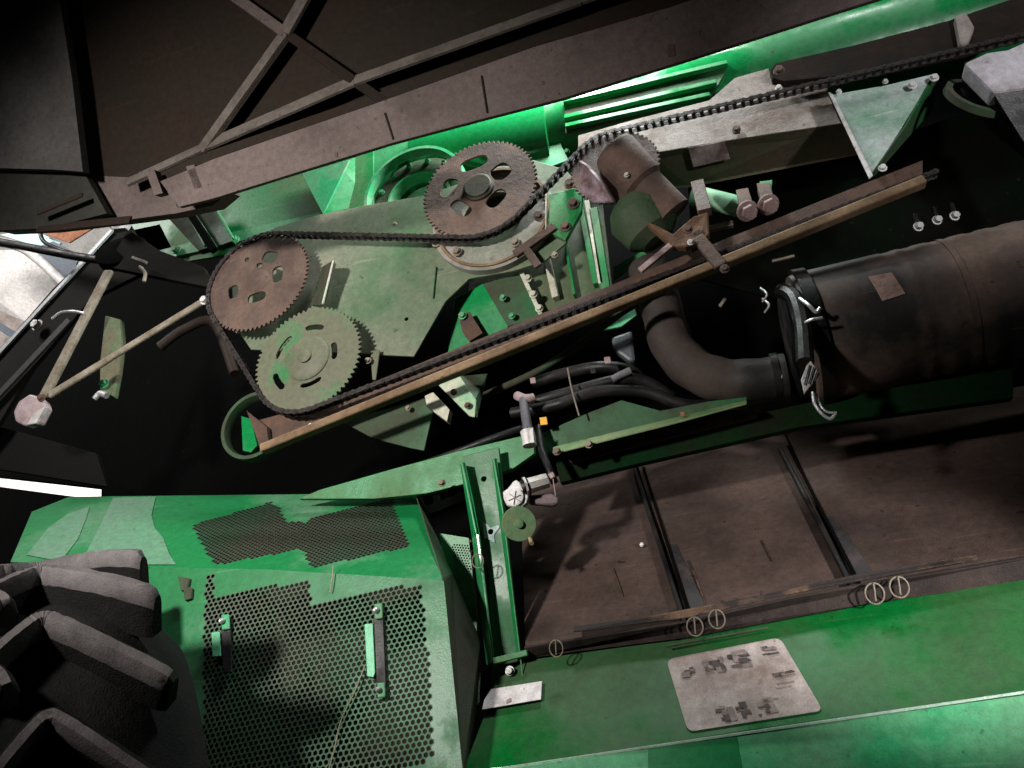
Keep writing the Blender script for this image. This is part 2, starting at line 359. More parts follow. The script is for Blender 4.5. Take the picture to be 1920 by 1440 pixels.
# fan housing ring
c = P(776,356,-.13); r = M_(100, c)
t = thing('fan_housing', 'bright green round fan housing with a bolted flange ring left of the large spoked sprocket', 'housing', c)
lathe('flange_ring', c, NW, [(0,r*.94),(.012,r*.94),(.012,r),(0,r*1.02),(-.03,r*1.02),(-.03,r*.94)], greenl, t, 64, close=False)
lathe('inner_ring', c+NW*-.05, NW, [(0,r*.62),(.0,r*.96),(-.012,r*.96),(-.012,r*.62)], greeng, t, 64, close=False)
lathe('throat', c+NW*-.09, NW, [(0,r*.56),(.05,r*.60),(.05,r*.64),(0,r*.64)], greenl, t, 48, close=False)
lathe('back_disc', c+NW*-.14, NW, [(0,r*.3),(.02,r*.58),(0,r*.6)], greenl, t, 48)
for k in range(14):
    a = k*math.tau/14; q = c+Vector((math.cos(a),0,math.sin(a)))*r*.86+NW*-.045
    x, y = proj(q); bolt('bolt', x, y, -.175, 4.5, greenl, t)
# green barrel right of it
t = thing('green_barrel', 'glossy bright green drum between the brown shield and the spoked sprocket, flange at its right', 'drum', P(930,250,-.4))
A, B = P(800,318,-.36), P(1045,268,-.36)
lathe('drum', A, B-A, [(0,M_(84,A)),((B-A).length*.5,M_(94,A)),((B-A).length,M_(92,A))], green, t, 64)
plate('end_flange', [(1020,190),(1052,183),(1064,292),(1036,300)], base(-.26), .03, green, t)
plate('lower_ledge', [(985,280),(1050,268),(1066,300),(985,330)], base(-.24), .02, greenl, t)
for y in (203,222,243,264,285): bolt('bolt', 1056+(y-203)*.08, y, -.25, 5, green, t)
bar('seam_line', P(988,200,-.27), P(997,290,-.27), .006, .01, greeng, t)
# long green tube to the right
A, B = P(1000,258,-.32), P(2100,-30,-.32)
t = thing('unload_tube', 'long glossy green tube running up right under the brown shield edge', 'tube', A)
rt = M_(74, A)
lathe('tube_wall', A, B-A, [(0,rt),((B-A).length,rt)], green, t, 96)
t2 = thing('grooved_channel', 'green grooved channel lying under the long glossy tube', 'channel', P(1200,200,-.2))
ch = base(-.17)
plate('back_plate', [(1058,190),(1362,118),(1358,140),(1330,186),(1060,250)], ch, .01, greeng, t2)
for (a, b) in (((1058,196),(1364,124)), ((1060,226),(1344,160)), ((1062,242),(1332,184))):
    bar('ridge', ch(*a)+NW*.012, ch(*b)+NW*.012, M_(9, ch(*a)), .02, green, t2)
# ================================================================ DUSTY BOX BEAM
t = thing('box_beam', 'dusty grey box beam with brown underside below the upper chain run', 'beam', P(1320,250,-.12))
plate('front_face', [(1084,254),(1190,224),(1330,188),(1378,146),(1441,128),(1450,158),(1549,150),(1553,178),(1577,231),(1383,260),(1215,288),(1084,312)], base(-.10), .01, greyd, t, holes=[([(1374,238),(1387,236),(1388,250),(1377,252)],)])
plate('underside', [(1090,310,-.10),(1215,289,-.10),(1383,261,-.10),(1577,232,-.10),(1612,290,-.26),(1290,352,-.26),(1100,360,-.26)], None, .01, M('under_brown',(.075,.048,.03),(.035,.06,.02),.5,3,.8,bump=.4), t)
plate('decal', [(1290,278),(1358,265),(1369,298),(1300,314)], pl3((1215,289,-.095),(1577,232,-.095),(1290,352,-.255)), .003, decalp, t)
bolt('bolt', 1381, 243, -.09, 6, rustd, t)
bolt('bolt', 1460, 165, -.08, 5, whitem, t)
t = thing('arm_bracket', 'black flat arm with rounded end and bolt under the green tube at upper right', 'bracket', P(1600,110,-.08))
plate('arm', [(1455,118),(1600,85),(1780,38),(1920,-10),(1930,60),(1800,98),(1600,140),(1470,152),(1448,146),(1443,130)], base(-.07), .03, M('arm_dark',(.010,.007,.006),(.022,.014,.010),.4,8,.8,spec=.1), t)
bolt('bolt', 1461, 133, -.05, 8, rustd, t)
plate('cast_lug', [(1790,30),(1812,22),(1828,50),(1815,80),(1800,82)], base(-.04), .03, greyd, t, bevel=.006)
# funnel plate
t = thing('deflector', 'silver green triangular deflector plate hanging under the chain at right', 'plate', P(1640,220,-.05))
plate('face', [(1558,178,-.03),(1660,160,-.03),(1752,138,-.03),(1690,240,-.02),(1632,332,-.01)], None, .005, M('deflector_metal',(.12,.34,.19),(.45,.47,.48),.62,3.5,.35,.35,bump=.12,edge=.14), t)
plate('folded_edge', [(1553,172,-.02),(1562,176,-.02),(1637,328,0),(1630,334,0)], None, .006, whitem, t)
plate('side_flap', [(1752,138,-.03),(1757,142,-.05),(1750,205,-.2),(1640,330,-.12),(1632,332,-.01),(1700,235,-.02)], None, .005, greeng, t)
for (x, y, r_) in ((1573,172,4),(1660,153,4),(1711,160,6),(1752,146,6),(1655,315,6)): bolt('bolt', x, y, -.01, r_, whitem, t)
# right-hand casting
t = thing('end_casting', 'pale dusty block cap at the right edge over a dark hub', 'casting', P(1880,150,0))
plate('cap_face', [(1808,118),(1850,98),(1890,92),(1960,60),(1960,160),(1862,172)], base(.05), .06, M('cap_lilac',(.48,.45,.49),(.28,.25,.26),.4,7,.75,bump=.5), t, bevel=.008)
plate('block', [(1808,118,.04),(1862,172,.04),(1960,160,.04),(1960,330,-.1),(1850,240,-.1),(1800,170,-.1)], None, .05, blackp, t)
A = P(1830,190,-.05); lathe('hub_rim', A, NW+Vector((.5,0,.3)), [(0,M_(62,A)),(.02,M_(62,A)),(.02,M_(50,A)),(0,M_(50,A))], greeng, t, 48, close=False)
# ================================================================ DRIVE HOUSING PLATE
t = thing('drive_plate', 'large dusty grey green mounting plate behind the sprockets and chain', 'plate', P(750,520,-.09))
plate('main_sheet', [(430,470),(520,425),(600,402),(690,384),(800,366),(900,330),(1000,300),(1060,318),(1085,345),(1090,385),(1062,455),(1020,490),(960,508),(880,522),(835,565),(776,668),(640,662),(470,655),(440,610)], base(-.08), .008, plate_m, t, holes=[(762,598,4),(842,432,5)])
c = P(925,412,-.07); r = M_(118,c)
lathe('bearing_flange', c, NW, [(-.01,r*.5),(.012,r*.5),(.012,r*.93),(.018,r*.94),(.018,r),(-.01,r)], M('flange_dust',(.27,.25,.23),(.15,.17,.12),.4,5,.7,bump=.3), t, 72, close=False)
lathe('groove_ring', c+NW*.015, NW, [(0,r*.90),(.010,r*.90),(.010,r*.945),(0,r*.945)], rust2, t, 72, close=False)
bar('flange_arm', P(965,478,-.045), P(1040,425,-.045), M_(16,c), .015, rust, t)
bar('flange_arm', P(985,465,-.045), P(1010,500,-.045), M_(14,c), .012, rust, t)
plate('corner_web', [(1022,365),(1092,350),(1090,395),(1060,450),(1024,432)], base(-.05), .02, greend, t)
bar('web_edge', P(1024,365,-.04), P(1024,432,-.04), .004, .012, whitemt, t)
bar('fold_line', P(812,560,-.075), P(818,500,-.075), .004, .006, greeng, t)
plate('fin', [(604,500,-.06),(624,488,0.0),(628,494,0.0),(607,572,-.02),(582,572,-.07)], None, .006, greeng, t)
bar('fin_edge', P(625,489,0), P(605,570,-.01), .006, .007, whitemt, t)
for (x, y, r_) in ((818,455,7),(857,472,7),(965,455,7),(1010,405,8),(1075,382,9),(1060,425,8),(740,420,3.5),(1068,345,8),(448,618,6),(690,676,5),(1040,478,5)):
    bolt('bolt', x, y, -.045, r_, rodm if r_ < 8 else rust, t)
plate('lower_tab', [(694,658),(712,655),(704,712),(698,712)], base(-.06), .006, olive, t)
# grooves and cases right of plate
t = thing('corrugated_case', 'olive green ribbed metal case standing below the round bearing flange', 'casing', P(1070,500,-.2))
cp = base(-.16)
plate('case_face', [(880,528),(1000,480),(1085,370),(1130,380),(1150,560),(1040,610),(900,640),(870,600)], cp, .01, M('case_olive',(.045,.085,.03),(.10,.10,.06),.4,4,.5), t)
for (x0, y0, x1, y1, w_) in ((1028,490,1045,565,12),(1090,390,1120,540,10),(1103,385,1130,540,9),(1062,455,1080,560,5),(1115,400,1140,560,16)):
    bar('rib', cp(x0,y0)+NW*.015, cp(x1,y1)+NW*.015, M_(w_, cp(x0,y0)), .03, whitemt if w_ == 12 or w_ == 9 else greend, t)
bar('edge_strip', P(978,512,-.12), P(1014,590,-.12), M_(8,P(980,512,-.12)), .012, whitemt, t)
for (x, y) in ((990,522),(1000,552),(1011,578)): bolt('bolt', x, y, -.11, 6, whitemt, t)
t = thing('green_gearbox', 'small dark green bolted box left of the pale edge strip above the rail', 'box', P(930,560,-.12))
plate('box_front', [(905,532),(975,512),(1010,592),(952,612)], base(-.12), .05, greeng, t)
plate('box_side', [(852,560,-.16),(905,532,-.12),(952,612,-.12),(940,650,-.16),(840,660,-.2)], None, .01, green, t)
plate('slot_plate', [(858,588),(880,584),(905,624),(880,640),(868,625)], base(-.11), .015, rustd, t)
for (x, y, r_) in ((943,558,5),(960,592,5),(867,592,6)): bolt('bolt', x, y, -.10, r_, greenl, t)
# lower left scuffed parts beneath rail
t = thing('hanging_bracket', 'pale green bent bracket with slots hanging below the rusty rail', 'bracket', P(850,740,-.05))
plate('face', [(822,722,-.05),(862,705,-.05),(893,750,-.05),(890,782,-.05),(880,780,-.05)], None, .006, M('scuffed_green',(.18,.36,.20),(.45,.45,.35),.45,9,.5), t)
plate('side', [(862,705,-.05),(915,700,-.12),(895,782,-.05),(891,748,-.05)], None, .006, greeng, t)
for (x, y) in ((851,735),(877,760)): bolt('bolt', x, y, -.04, 5, rustd, t)
t = thing('cream_block', 'small cream scuffed block beside the slotted bracket under the rail', 'block', P(820,760,-.08))
plate('block_face', [(796,742),(812,735),(843,768),(838,790),(800,762)], base(-.07), .03, whitemt, t)
t = thing('olive_skirt', 'dim olive sheet hanging below the rail end near the bracket', 'sheet', P(740,800,-.1))
plate('skirt_sheet', [(640,790),(800,745),(812,770),(795,845),(770,840),(700,822)], base(-.12), .008, greeng, t)
bolt('bolt', 765, 765, -.10, 4, rodm, t); 
# ================================================================ SPROCKETS AND CHAIN
PITCH = .026; TOOTH = .0185
def sprocket(name, label, px, py, a_px, mat, holes, hub, off=0, th=.008, hubmat=None, slots=()):
    c = P(px, py, off); R = M_(a_px, c); n = max(12, round(math.tau*R/TOOTH))
    t = thing(name, label, 'sprocket', c, 'toothed sprockets of the chain drive')
    out = []
    for i in range(n):
        for da, rr in ((-.36,.965),(-.14,1.012),(.14,1.012),(.36,.965)):
            a = (i+da)*math.tau/n; out.append(c+Vector((math.cos(a),0,math.sin(a)))*R*rr)
    hl = []
    for (hx_, hy_, ru, rv, rot) in holes:     # oval hole at a picture point, half axes as part of R
        q = P(hx_, hy_, off); a = math.atan2(q.z-c.z, q.x-c.x)
        u = Vector((-math.sin(a+math.radians(rot)),0,math.cos(a+math.radians(rot)))); v = Vector((math.cos(a+math.radians(rot)),0,math.sin(a+math.radians(rot))))
        hl.append([q+u*math.copysign(abs(math.cos(s*math.tau/20))**.7, math.cos(s*math.tau/20))*R*ru+v*math.copysign(abs(math.sin(s*math.tau/20))**.7, math.sin(s*math.tau/20))*R*rv for s in range(20)])
    for (hx_, hy_, span, w_) in slots:        # curved slots
        pts = []; q = P(hx_, hy_, off); ang = math.degrees(math.atan2(q.z-c.z, q.x-c.x)); rad = (q-c).length/R
        for k in range(9): 
            a = math.radians(ang-span/2+span*k/8); e = w_*(1 if 0 < k < 8 else .5); pts.append(c+Vector((math.cos(a),0,math.sin(a)))*R*(rad+e))
        for k in range(8,-1,-1):
            a = math.radians(ang-span/2+span*k/8); e = w_*(1 if 0 < k < 8 else .5); pts.append(c+Vector((math.cos(a),0,math.sin(a)))*R*(rad-e))
        hl.append(pts)
    fin('disc', poly_bm(out, NW, th, hl), mat, t, .0012)
    for prof in hub:
        lathe('hub', c, NW, [(z_, r_*R) for z_, r_ in prof], hubmat or mat, t, 32)
    return t, c, R
S2 = sprocket('sprocket', 'largest rust brown sprocket with five cut openings, in front of the green drum', 898, 353, 112, rust,
   [(888,306,.25,.13,0),(939,322,.17,.17,0),(930,372,.19,.13,0),(864,390,.22,.12,0),(842,352,.19,.14,0)],
   [[(-.01,.27),(.010,.27),(.012,.24),(.018,.22)]], hubmat=M('hub_olive_dark',(.035,.035,.018),(.06,.05,.03),.5,9,.7))
S1 = sprocket('sprocket', 'dull brown sprocket with small oval holes where the chain turns at the left end', 483, 527, 106, rust,
   [(506,482,.17,.12,0),(520,514,.17,.11,0),(481,557,.18,.10,0),(437,547,.14,.11,0),(463,487,.05,.05,0),(486,497,.06,.05,0)],
   [[(0,.24),(.004,.22),(.010,.10)]])
S3 = sprocket('sprocket', 'pale olive green sprocket with five curved slots, lowest of the drive', 576, 672, 110, olive,
   [], [[(0,.42),(.004,.42),(.012,.36)],[(.01,.12),(.02,.12),(.024,.08)]], slots=[(590,613,34,.05),(627,657,36,.055),(583,719,44,.04),(521,716,34,.055),(529,650,44,.04)])
S4 = sprocket('sprocket', 'dark small sprocket half hidden by the rusty tensioner arm where the chain bends up', 1152, 312, 84, rustd, [], [[(0,.35),(.02,.3)]])
S5 = (None, P(1800, 318, 0), M_(60, P(1800,318,0)))
# chain path
def v2(p): return Vector((p.x, p.z))
circ = [(v2(P(2060,34)), 0, 1), (v2(S4[1]), S4[2], 1), (v2(S2[1]), S2[2], -1), (v2(S1[1]), S1[2], 1), (v2(S3[1]), S3[2]*1.0, 1), (v2(P(1760,322)), 0, 1)]
def tang(c1, c2):
    D = c2[0]-c1[0]; q = c2[2]*c2[1]-c1[2]*c1[1]
    a = math.atan2(D.y, D.x)-math.asin(q/D.length); l = Vector((-math.sin(a), math.cos(a)))
    return c1[0]-l*c1[2]*c1[1], c2[0]-l*c2[2]*c2[1]
path = []; prev = None
segs = [tang(circ[i], circ[i+1]) for i in range(len(circ)-1)]
path.append(segs[0][0])
for i in range(1, len(circ)-1):
    c_, r_, s_ = circ[i]; w0 = segs[i-1][1]-c_; w1 = segs[i][0]-c_; a0 = math.atan2(w0.y, w0.x); a1 = math.atan2(w1.y, w1.x); da = a1-a0
    if s_ > 0:
        while da < 0: da += math.tau
    else:
        while da > 0: da -= math.tau
    if abs(da) > 5.5: da = 0
    for k in range(25): a = a0+da*k/24; path.append(c_+Vector((math.cos(a), math.sin(a)))*r_)
path.append(segs[-1][1])
joints = []; acc = 0
# resample with a little sag between supports
for i in range(len(path)-1):
    d = (path[i+1]-path[i]).length
    while acc <= d:
        joints.append(path[i].lerp(path[i+1], acc/d) if d else path[i]); acc += PITCH
    acc -= d
def link_mesh(outer):
    bm = bmesh.new(); hw = PITCH*(.42 if outer else .33); hh = PITCH*.36
    for s in (-1, 1):
        y0 = s*hw; y1 = s*(hw+PITCH*.09); prof = []
        for cx_, sg in ((PITCH,1),(0,-1)):
            for k in range(7):
                a = math.radians(-75+150*k/6)*1; prof.append((cx_+sg*math.cos(a)*hh, sg*math.sin(a)*hh))
        prof.insert(7, (PITCH/2, hh*.72)); prof.append((PITCH/2, -hh*.72))
        a_ = [bm.verts.new((x, y0, z)) for x, z in prof]; b_ = [bm.verts.new((x, y1, z)) for x, z in prof]
        bm.faces.new(a_); bm.faces.new(b_[::-1]); n = len(prof)
        for k in range(n): bm.faces.new((a_[k], a_[(k+1)%n], b_[(k+1)%n], b_[k]))
    rr = PITCH*(.24 if not outer else .11); L_ = hw if not outer else hw+PITCH*.17
    for x in (0, PITCH):
        a_ = [bm.verts.new((x+rr*math.cos(k*math.tau/10), -L_, rr*math.sin(k*math.tau/10))) for k in range(10)]
        b_ = [bm.verts.new((v.co.x, L_, v.co.z)) for v in a_]
        bm.faces.new(a_); bm.faces.new(b_[::-1])
        for k in range(10): bm.faces.new((a_[k], a_[(k+1)%10], b_[(k+1)%10], b_[k]))
    bmesh.ops.recalc_face_normals(bm, faces=bm.faces[:])
    me = bpy.data.meshes.new('chain_link'); bm.to_mesh(me); bm.free(); me.materials.append(chain_m); return me
lm = [link_mesh(True), link_mesh(False)]
cy = S1[1].y+.004
t = thing('roller_chain', 'long blackened roller chain weaving over and under the four sprockets', 'chain', Vector((joints[0].x, cy, joints[0].y)))
LK = []
for i in range(len(joints)-1):
    a, b = joints[i], joints[i+1]; d = (b-a)
    if d.length < PITCH*.5: continue
    mt = Matrix.Translation(Vector((a.x, cy, a.y))) @ Matrix.Rotation(-math.atan2(d.y, d.x), 4, 'Y')
    c3 = Vector((a.x, cy, a.y)); px, py = proj(c3)
    LK.append((depth(c3)+(50 if not(-20 < px < 1950) else 0), i, mt))
LK.sort(key=lambda q: q[0])
for d_, i, mt in LK[:100]:
    o = bpy.data.objects.new('chain_link', lm[i % 2]); COL.objects.link(o); o.parent = t
    o.matrix_local = Matrix.Translation(-WORLDLOC[t.name]) @ mt
bm = bmesh.new()
for d_, i, mt in LK[100:]:
    n0 = len(bm.verts); bm.from_mesh(lm[i % 2]); bm.verts.ensure_lookup_table()
    for v in bm.verts[n0:]: v.co = mt @ v.co
o = fin('chain_links', bm, chain_m, t); o['kind'] = 'stuff'
# ================================================================ RUSTY RAIL
t = thing('chain_rail', 'long rusty guide rail sloping up right under the lower chain run', 'rail', P(1000,650,.03))
plate('web', [(462,768),(475,790),(600,757),(900,635),(1200,512),(1480,400),(1730,300),(1730,345),(1350,500),(1000,643),(500,840),(488,842)], base(-.055), .008, rustd, t)
a, b = P(492,843,.05), P(1733,340,.05)
bar('lip', a, b, M_(17, P(1000,640,.03)), .035, rust2, t, .005, .06)
plate('end_cap', [(462,770),(500,800),(505,842),(490,846)], base(-.03), .02, rustd, t)
bolt('bolt', 583, 798, .06, 4, whitem, t)
# ================================================================ TENSIONER
t = thing('chain_tensioner', 'rust brown tensioner arm and hub in front of the small dark sprocket', 'tensioner', P(1220,360,.05))
A, B = P(1150,282,.06), P(1262,402,-.03)
lathe('arm_barrel', A, B-A, [(0,M_(40,A)),(.012,M_(43,A)),((B-A).length*.5,M_(41,A)),((B-A).length*.55,M_(34,A)),((B-A).length,M_(36,A))], rust, t, 40)
plate('worn_ear', [(1084,300,.05),(1096,308,.06),(1130,345,.06),(1150,380,.03),(1110,382,.0),(1088,360,.02)], None, .02, violet, t, bevel=.006)
A = P(1215,425,-.06)
lathe('green_housing', A, (P(1160,350,-.02)-A), [(-.06,M_(30,A)),(-.03,M_(52,A)),(.05,M_(62,A)),(.09,M_(50,A)),(.11,M_(36,A))], M('housing_green_dirty',(.025,.06,.022),(.055,.07,.04),.5,6,.6), t, 40)
plate('yoke', [(1210,415,.03),(1228,420,.04),(1262,438,.05),(1300,405,.05),(1328,396,.04),(1330,440,.04),(1312,452,.05),(1285,462,.05),(1262,462,.05)], None, .03, M('rust_orange',(.16,.085,.04),(.10,.055,.035),.5,14,.75,bump=.6), t, bevel=.005)
bar('link_strap', P(1308,445,.06), P(1352,500,.07), M_(24,P(1320,470,.06)), .014, rust, t, .004)
bar('post', P(1308,345,-.02), P(1322,400,.03), M_(24,P(1310,370,0)), .03, rustd, t)
bar('rod', P(1258,460,.05), P(1200,508,.05), M_(12,P(1210,490,.05)), .012, decalp, t)
for (x, y, r_) in ((1157,275,4),(1175,328,4),(1295,454,5),(1290,430,7),(1359,504,7),(1198,286,3)): bolt('bolt', x, y, .085, r_, whitem if r_ < 6 else rust, t)
t = thing('green_roller', 'short pale green tube lying behind the tensioner beside two hex bolts', 'tube', P(1350,378,-.15))
A, B = P(1300,366,-.15), P(1388,388,-.15)
lathe('tube_wall', A, B-A, [(0,M_(19,A)),((B-A).length,M_(19,A)),((B-A).length+.002,M_(8,A)),((B-A).length+.02,M_(7,A))], M('mint',(.16,.46,.26),(.3,.45,.3),.4,9,.45), t, 32)
for nm, (x, y) in (('left of the two brown hex bolt heads below the box beam, nearer the green tube', (1402,396)), ('right of the two brown hex bolt heads below the box beam, under the pale wedge', (1441,384))):
    q = thing('hex_bolt', nm, 'bolt', P(x, y, -.02), 'hex bolt heads below the beam')
    d = (P(x,y,0)-P(x-8,y-34,-.12)).normalized()
    bolt('head', x, y, -.03, 15, M('pink_rust',(.22,.15,.14),(.12,.07,.065),.4,18,.7,bump=.5), q, axis=d+Vector((.25,0,.0)), h=1.1)
    bar('shank', P(x-10,y-34,-.14), P(x-2,y-6,-.05), M_(24,P(x,y,0)), .03, rustd, q)
o = plate('pale_wedge', [(1424,340),(1448,337),(1446,358),(1437,366)], base(-.12), .01, greenl); tag(o, 'small pale mint wedge above the right hex bolt head', 'wedge')
for i, (x, y, s) in enumerate(((1722,425,'left'),(1757,413,'middle'),(1790,405,'right'))):
    q = thing('small_bolt', s+' one of the row of three small silver bolts above the big canister', 'bolt', P(x,y,-.05), 'three small silver bolts')
    bolt('head', x, y, -.05, 7, silver, q, axis=NW+Vector((.3,0,-.2)), h=1.2); bar('shank', P(x-6,y-22,-.1), P(x,y,-.05), .012, .012, blackp, q)
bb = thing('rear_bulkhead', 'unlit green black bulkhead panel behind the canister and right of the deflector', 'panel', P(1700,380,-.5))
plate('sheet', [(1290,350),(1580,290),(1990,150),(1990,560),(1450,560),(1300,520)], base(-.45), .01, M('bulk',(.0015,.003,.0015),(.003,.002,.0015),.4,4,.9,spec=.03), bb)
bar('stay', P(1330,430,-.2), P(1375,420,-.2), .02, .02, greyd, bb); bar('stay', P(1360,560,-.1), P(1350,575,-.1), .01, .01, rodm, bb)
plate('bright_tab', [(1130,610),(1190,577),(1194,590),(1165,612),(1132,618)], base(-.3), .01, M('mint2',(.12,.5,.26),None,.4,9,.4), bb)
plate('pale_scrap', [(1150,500),(1205,470),(1215,478),(1190,495),(1150,525)], base(-.3), .01, greend, bb)
# ================================================================ CANISTER
A, B = P(1500,640,-.12), P(2150,500,-.12)
t = thing('canister', 'large black dust browned cylindrical canister at the right with clamp band at its end', 'canister', A)
rc = M_(128, P(1540,640,-.12)); Ln = (B-A).length
prof = [(0,rc*.86),(.004,rc*.97),(.02,rc)]
for f_ in (.30,.36,.44,.47,.55,.62,.7): prof += [(Ln*f_-.02,rc),(Ln*f_-.010,rc*.988),(Ln*f_+.010,rc*.988),(Ln*f_+.02,rc)]
prof += [(Ln,rc)]
lathe('shell', A, B-A, prof, canm, t, 96)
dA = (B-A).normalized()
lathe('end_cap', A-dA*.03, dA, [(0,rc*.3),(.004,rc*.82),(.03,rc*.88)], blackp, t, 64)
lathe('clamp_band', A+dA*.012, dA, [(0,rc*1.01),(.0,rc*1.06),(.035,rc*1.05),(.035,rc*1.01)], blackp, t, 96, close=False)
q = P(1665,535,.16)
def on_can(px, py):
    r_ = ray(px, py); # intersect ray with cylinder
    o_ = CAM-A; d0 = r_-dA*r_.dot(dA); o0 = o_-dA*o_.dot(dA); a_ = d0.dot(d0); b_ = 2*d0.dot(o0); c_ = o0.dot(o0)-(rc*1.004)**2
    return CAM+r_*((-b_-math.sqrt(max(0,b_*b_-4*a_*c_)))/(2*a_))
lv = [on_can(*p) for p in ((1628,520),(1672,512),(1698,552),(1655,566))]
nr = (lv[1]-lv[0]).cross(lv[2]-lv[0]).normalized(); nr = nr if nr.dot(CAM-lv[0]) > 0 else -nr
fin('label_plate', poly_bm([v+nr*.004 for v in lv], nr, .004), M('label_tan',(.28,.19,.155),(.18,.10,.08),.4,20,.6), t, .001)
tube('latch', [P(1500,560,.09), P(1516,572,.12), P(1530,585,.12), P(1538,578,.12)], .005, silver, t, 8)
tube('latch', [P(1503,610,.10), P(1520,600,.12), P(1542,596,.12)], .004, silver, t, 8)
plate('buckle', [(1502,712),(1512,685),(1520,676),(1537,700),(1526,716),(1508,738)], base(.13), .008, whitem, t)
for k in range(3): bar('buckle_rib', P(1508+k*8,722-k*2,.135), P(1518+k*8,684+k*4,.135), .003, .004, blackp, t)
tube('wire_hook', [P(1524,735,.13), P(1527,756,.14), P(1540,775,.14), P(1556,785,.13), P(1566,776,.12)], .004, silver, t, 8)
tube('wire_hook', [P(1530,738,.12), P(1538,760,.13), P(1550,772,.13), P(1568,774,.12)], .003, silver, t, 8)
tube('strap', [P(1465,545,.02), P(1490,560,.06), P(1505,610,.09), P(1510,680,.12)], .022, blackp, t, 10)
# elbow hose
t = thing('elbow_hose', 'thick dusty black rubber elbow hose curving down into the canister end', 'hose', P(1300,640,-.15))
A_ = P(1290,640,-.14)
tube('hose_wall', [P(1215,500,-.16), P(1238,570,-.15), P(1262,650,-.14), P(1315,700,-.13), P(1390,716,-.12), P(1475,706,-.12)], lambda s: M_(40,A_)*(1.0+.03*math.sin(s*40)), hosem, t, 28, 10)
lathe('hose_clamp', P(1448,708,-.12), P(1475,704,-.12)-P(1448,708,-.12), [(0,M_(43,A_)),(.02,M_(43,A_)),(.02,M_(39,A_)),(0,M_(39,A_))], blackp, t, 32, close=False)
# hoses bundle
gl = 'black hoses tied together under the rail'
hs = [([(960,775,-.1),(1040,760,-.08),(1120,735,-.08),(1210,735,-.1),(1290,760,-.12),(1400,755,-.15)], 'lowest black hose of the tied bundle, dipping under the elbow hose'),
      ([(985,758,-.12),(1070,735,-.1),(1160,712,-.1),(1210,715,-.12),(1260,745,-.15)], 'middle black hose of the tied bundle beside the pinkish fitting'),
      ([(1000,718,-.15),(1060,700,-.12),(1130,688,-.1),(1190,700,-.12),(1215,740,-.16)], 'highest black hose of the tied bundle, under the white square tags'),
      ([(900,745,-.2),(1000,700,-.2),(1080,650,-.2),(1160,590,-.2),(1210,560,-.22)], 'thin dim pipe running parallel below the rusty rail'),
      ([(700,905,-.1),(850,850,-.08),(930,820,-.08),(990,800,-.1)], 'thin dark pipe lying along the top of the green cross beam'),
      ([(1010,800,-.05),(1015,840,-.02),(1030,880,0),(1040,905,.0)], 'short black cable dropping to the small white motor')]
for pts, lb in hs:
    q = [P(*p) for p in pts]; o = tube('hydraulic_hose', q, M_(11 if 'thin' not in lb and 'short' not in lb else 7, q[0]), blackp if 'dim' not in lb else greeng); tag(o, lb, 'hose', gl)
o = tube('cable_tie', [P(1064,690,-.05), P(1072,730,-.04), P(1086,780,-.04)], .0025, rodm, None, 6); tag(o, 'thin grey cable tie round the hose bundle', 'cable tie')
for i, (x, y, s, m, lb) in enumerate(((999,713,6,pinkc,'small pale square tag left above the hose bundle'),(1139,675,7,pinkc,'small pale square tag at the top of the hose bundle'),(1019,789,8,yellow,'bright orange yellow diamond tag beside the hose fitting'),(1280,776,5,shopo,'tiny orange clip under the elbow hose'),(1112,694,6,blackp,'small dark round clip on the hose bundle'))):
    o = plate('tag', [(x-s,y-s*.8),(x+s*.7,y-s),(x+s,y+s*.8),(x-s*.7,y+s)], base(-.03), .006, m, bevel=.002); tag(o, lb, 'tag')
t = thing('grey_fitting', 'dark bluish grey fitting at the right end of the hose bundle', 'fitting', P(1165,650,-.15))
plate('fitting_body', [(1145,632),(1185,618),(1192,675),(1180,678),(1150,655)], base(-.14), .04, M('bluegrey',(.07,.08,.09),None,.4,8,.4), t, bevel=.01)
tube('stub', [P(1148,712,-.08), P(1165,703,-.08), P(1183,695,-.08)], .012, M('grey_stub',(.12,.12,.13),None), t)
t = thing('hose_fitting', 'grey hose end with pinkish tee above and white cap below, beside the yellow tag', 'fitting', P(990,790,-.02))
tube('tee', [P(970,742,-.04), P(985,748,-.02), P(1000,746,-.03)], .014, pinkc, t)
tube('hose_body', [P(982,748,-.02), P(985,775,-.01), P(990,806,0)], .014, M('hose_grey',(.10,.095,.11),None,.4,8,.5), t)
tube('white_cap', [P(988,808,0), P(991,820,0), P(993,836,0)], .020, whitem, t)
plate('cap_ear', [(992,806),(999,800),(1002,830),(994,830)], base(.02), .008, whitem, t)
# ================================================================ GREEN FRAME
t = thing('cross_beam', 'green cross beam sloping up right below the hoses, pale lip along its lower edge', 'beam', P(900,870,-.03))
plate('left_web', [(560,935),(600,918),(740,878),(870,843),(1000,812),(1002,850),(960,880),(880,905),(800,925),(700,935)], base(-.06), .02, greend, t)
plate('right_web', [(1010,815),(1100,775),(1165,750),(1238,770),(1330,752),(1400,744),(1400,752),(1260,790),(1040,846),(1020,850)], base(-.08), .02, greeng, t)
plate('lower_lip', [(1036,838,-.07),(1260,784,-.07),(1400,750,-.07),(1400,756,-.02),(1260,794,-.02),(1038,850,-.02)], None, .004, M('lip_green',(.10,.20,.07),(.2,.24,.12),.5,12,.5), t)
for (x, y) in ((1044,846),(828,905),(1104,833)): bolt('bolt', x, y, -.01, 6, rodm, t)
t = thing('lower_beam', 'very dark green lower beam between the cross beam and the brown tray', 'beam', P(1200,850,-.1))
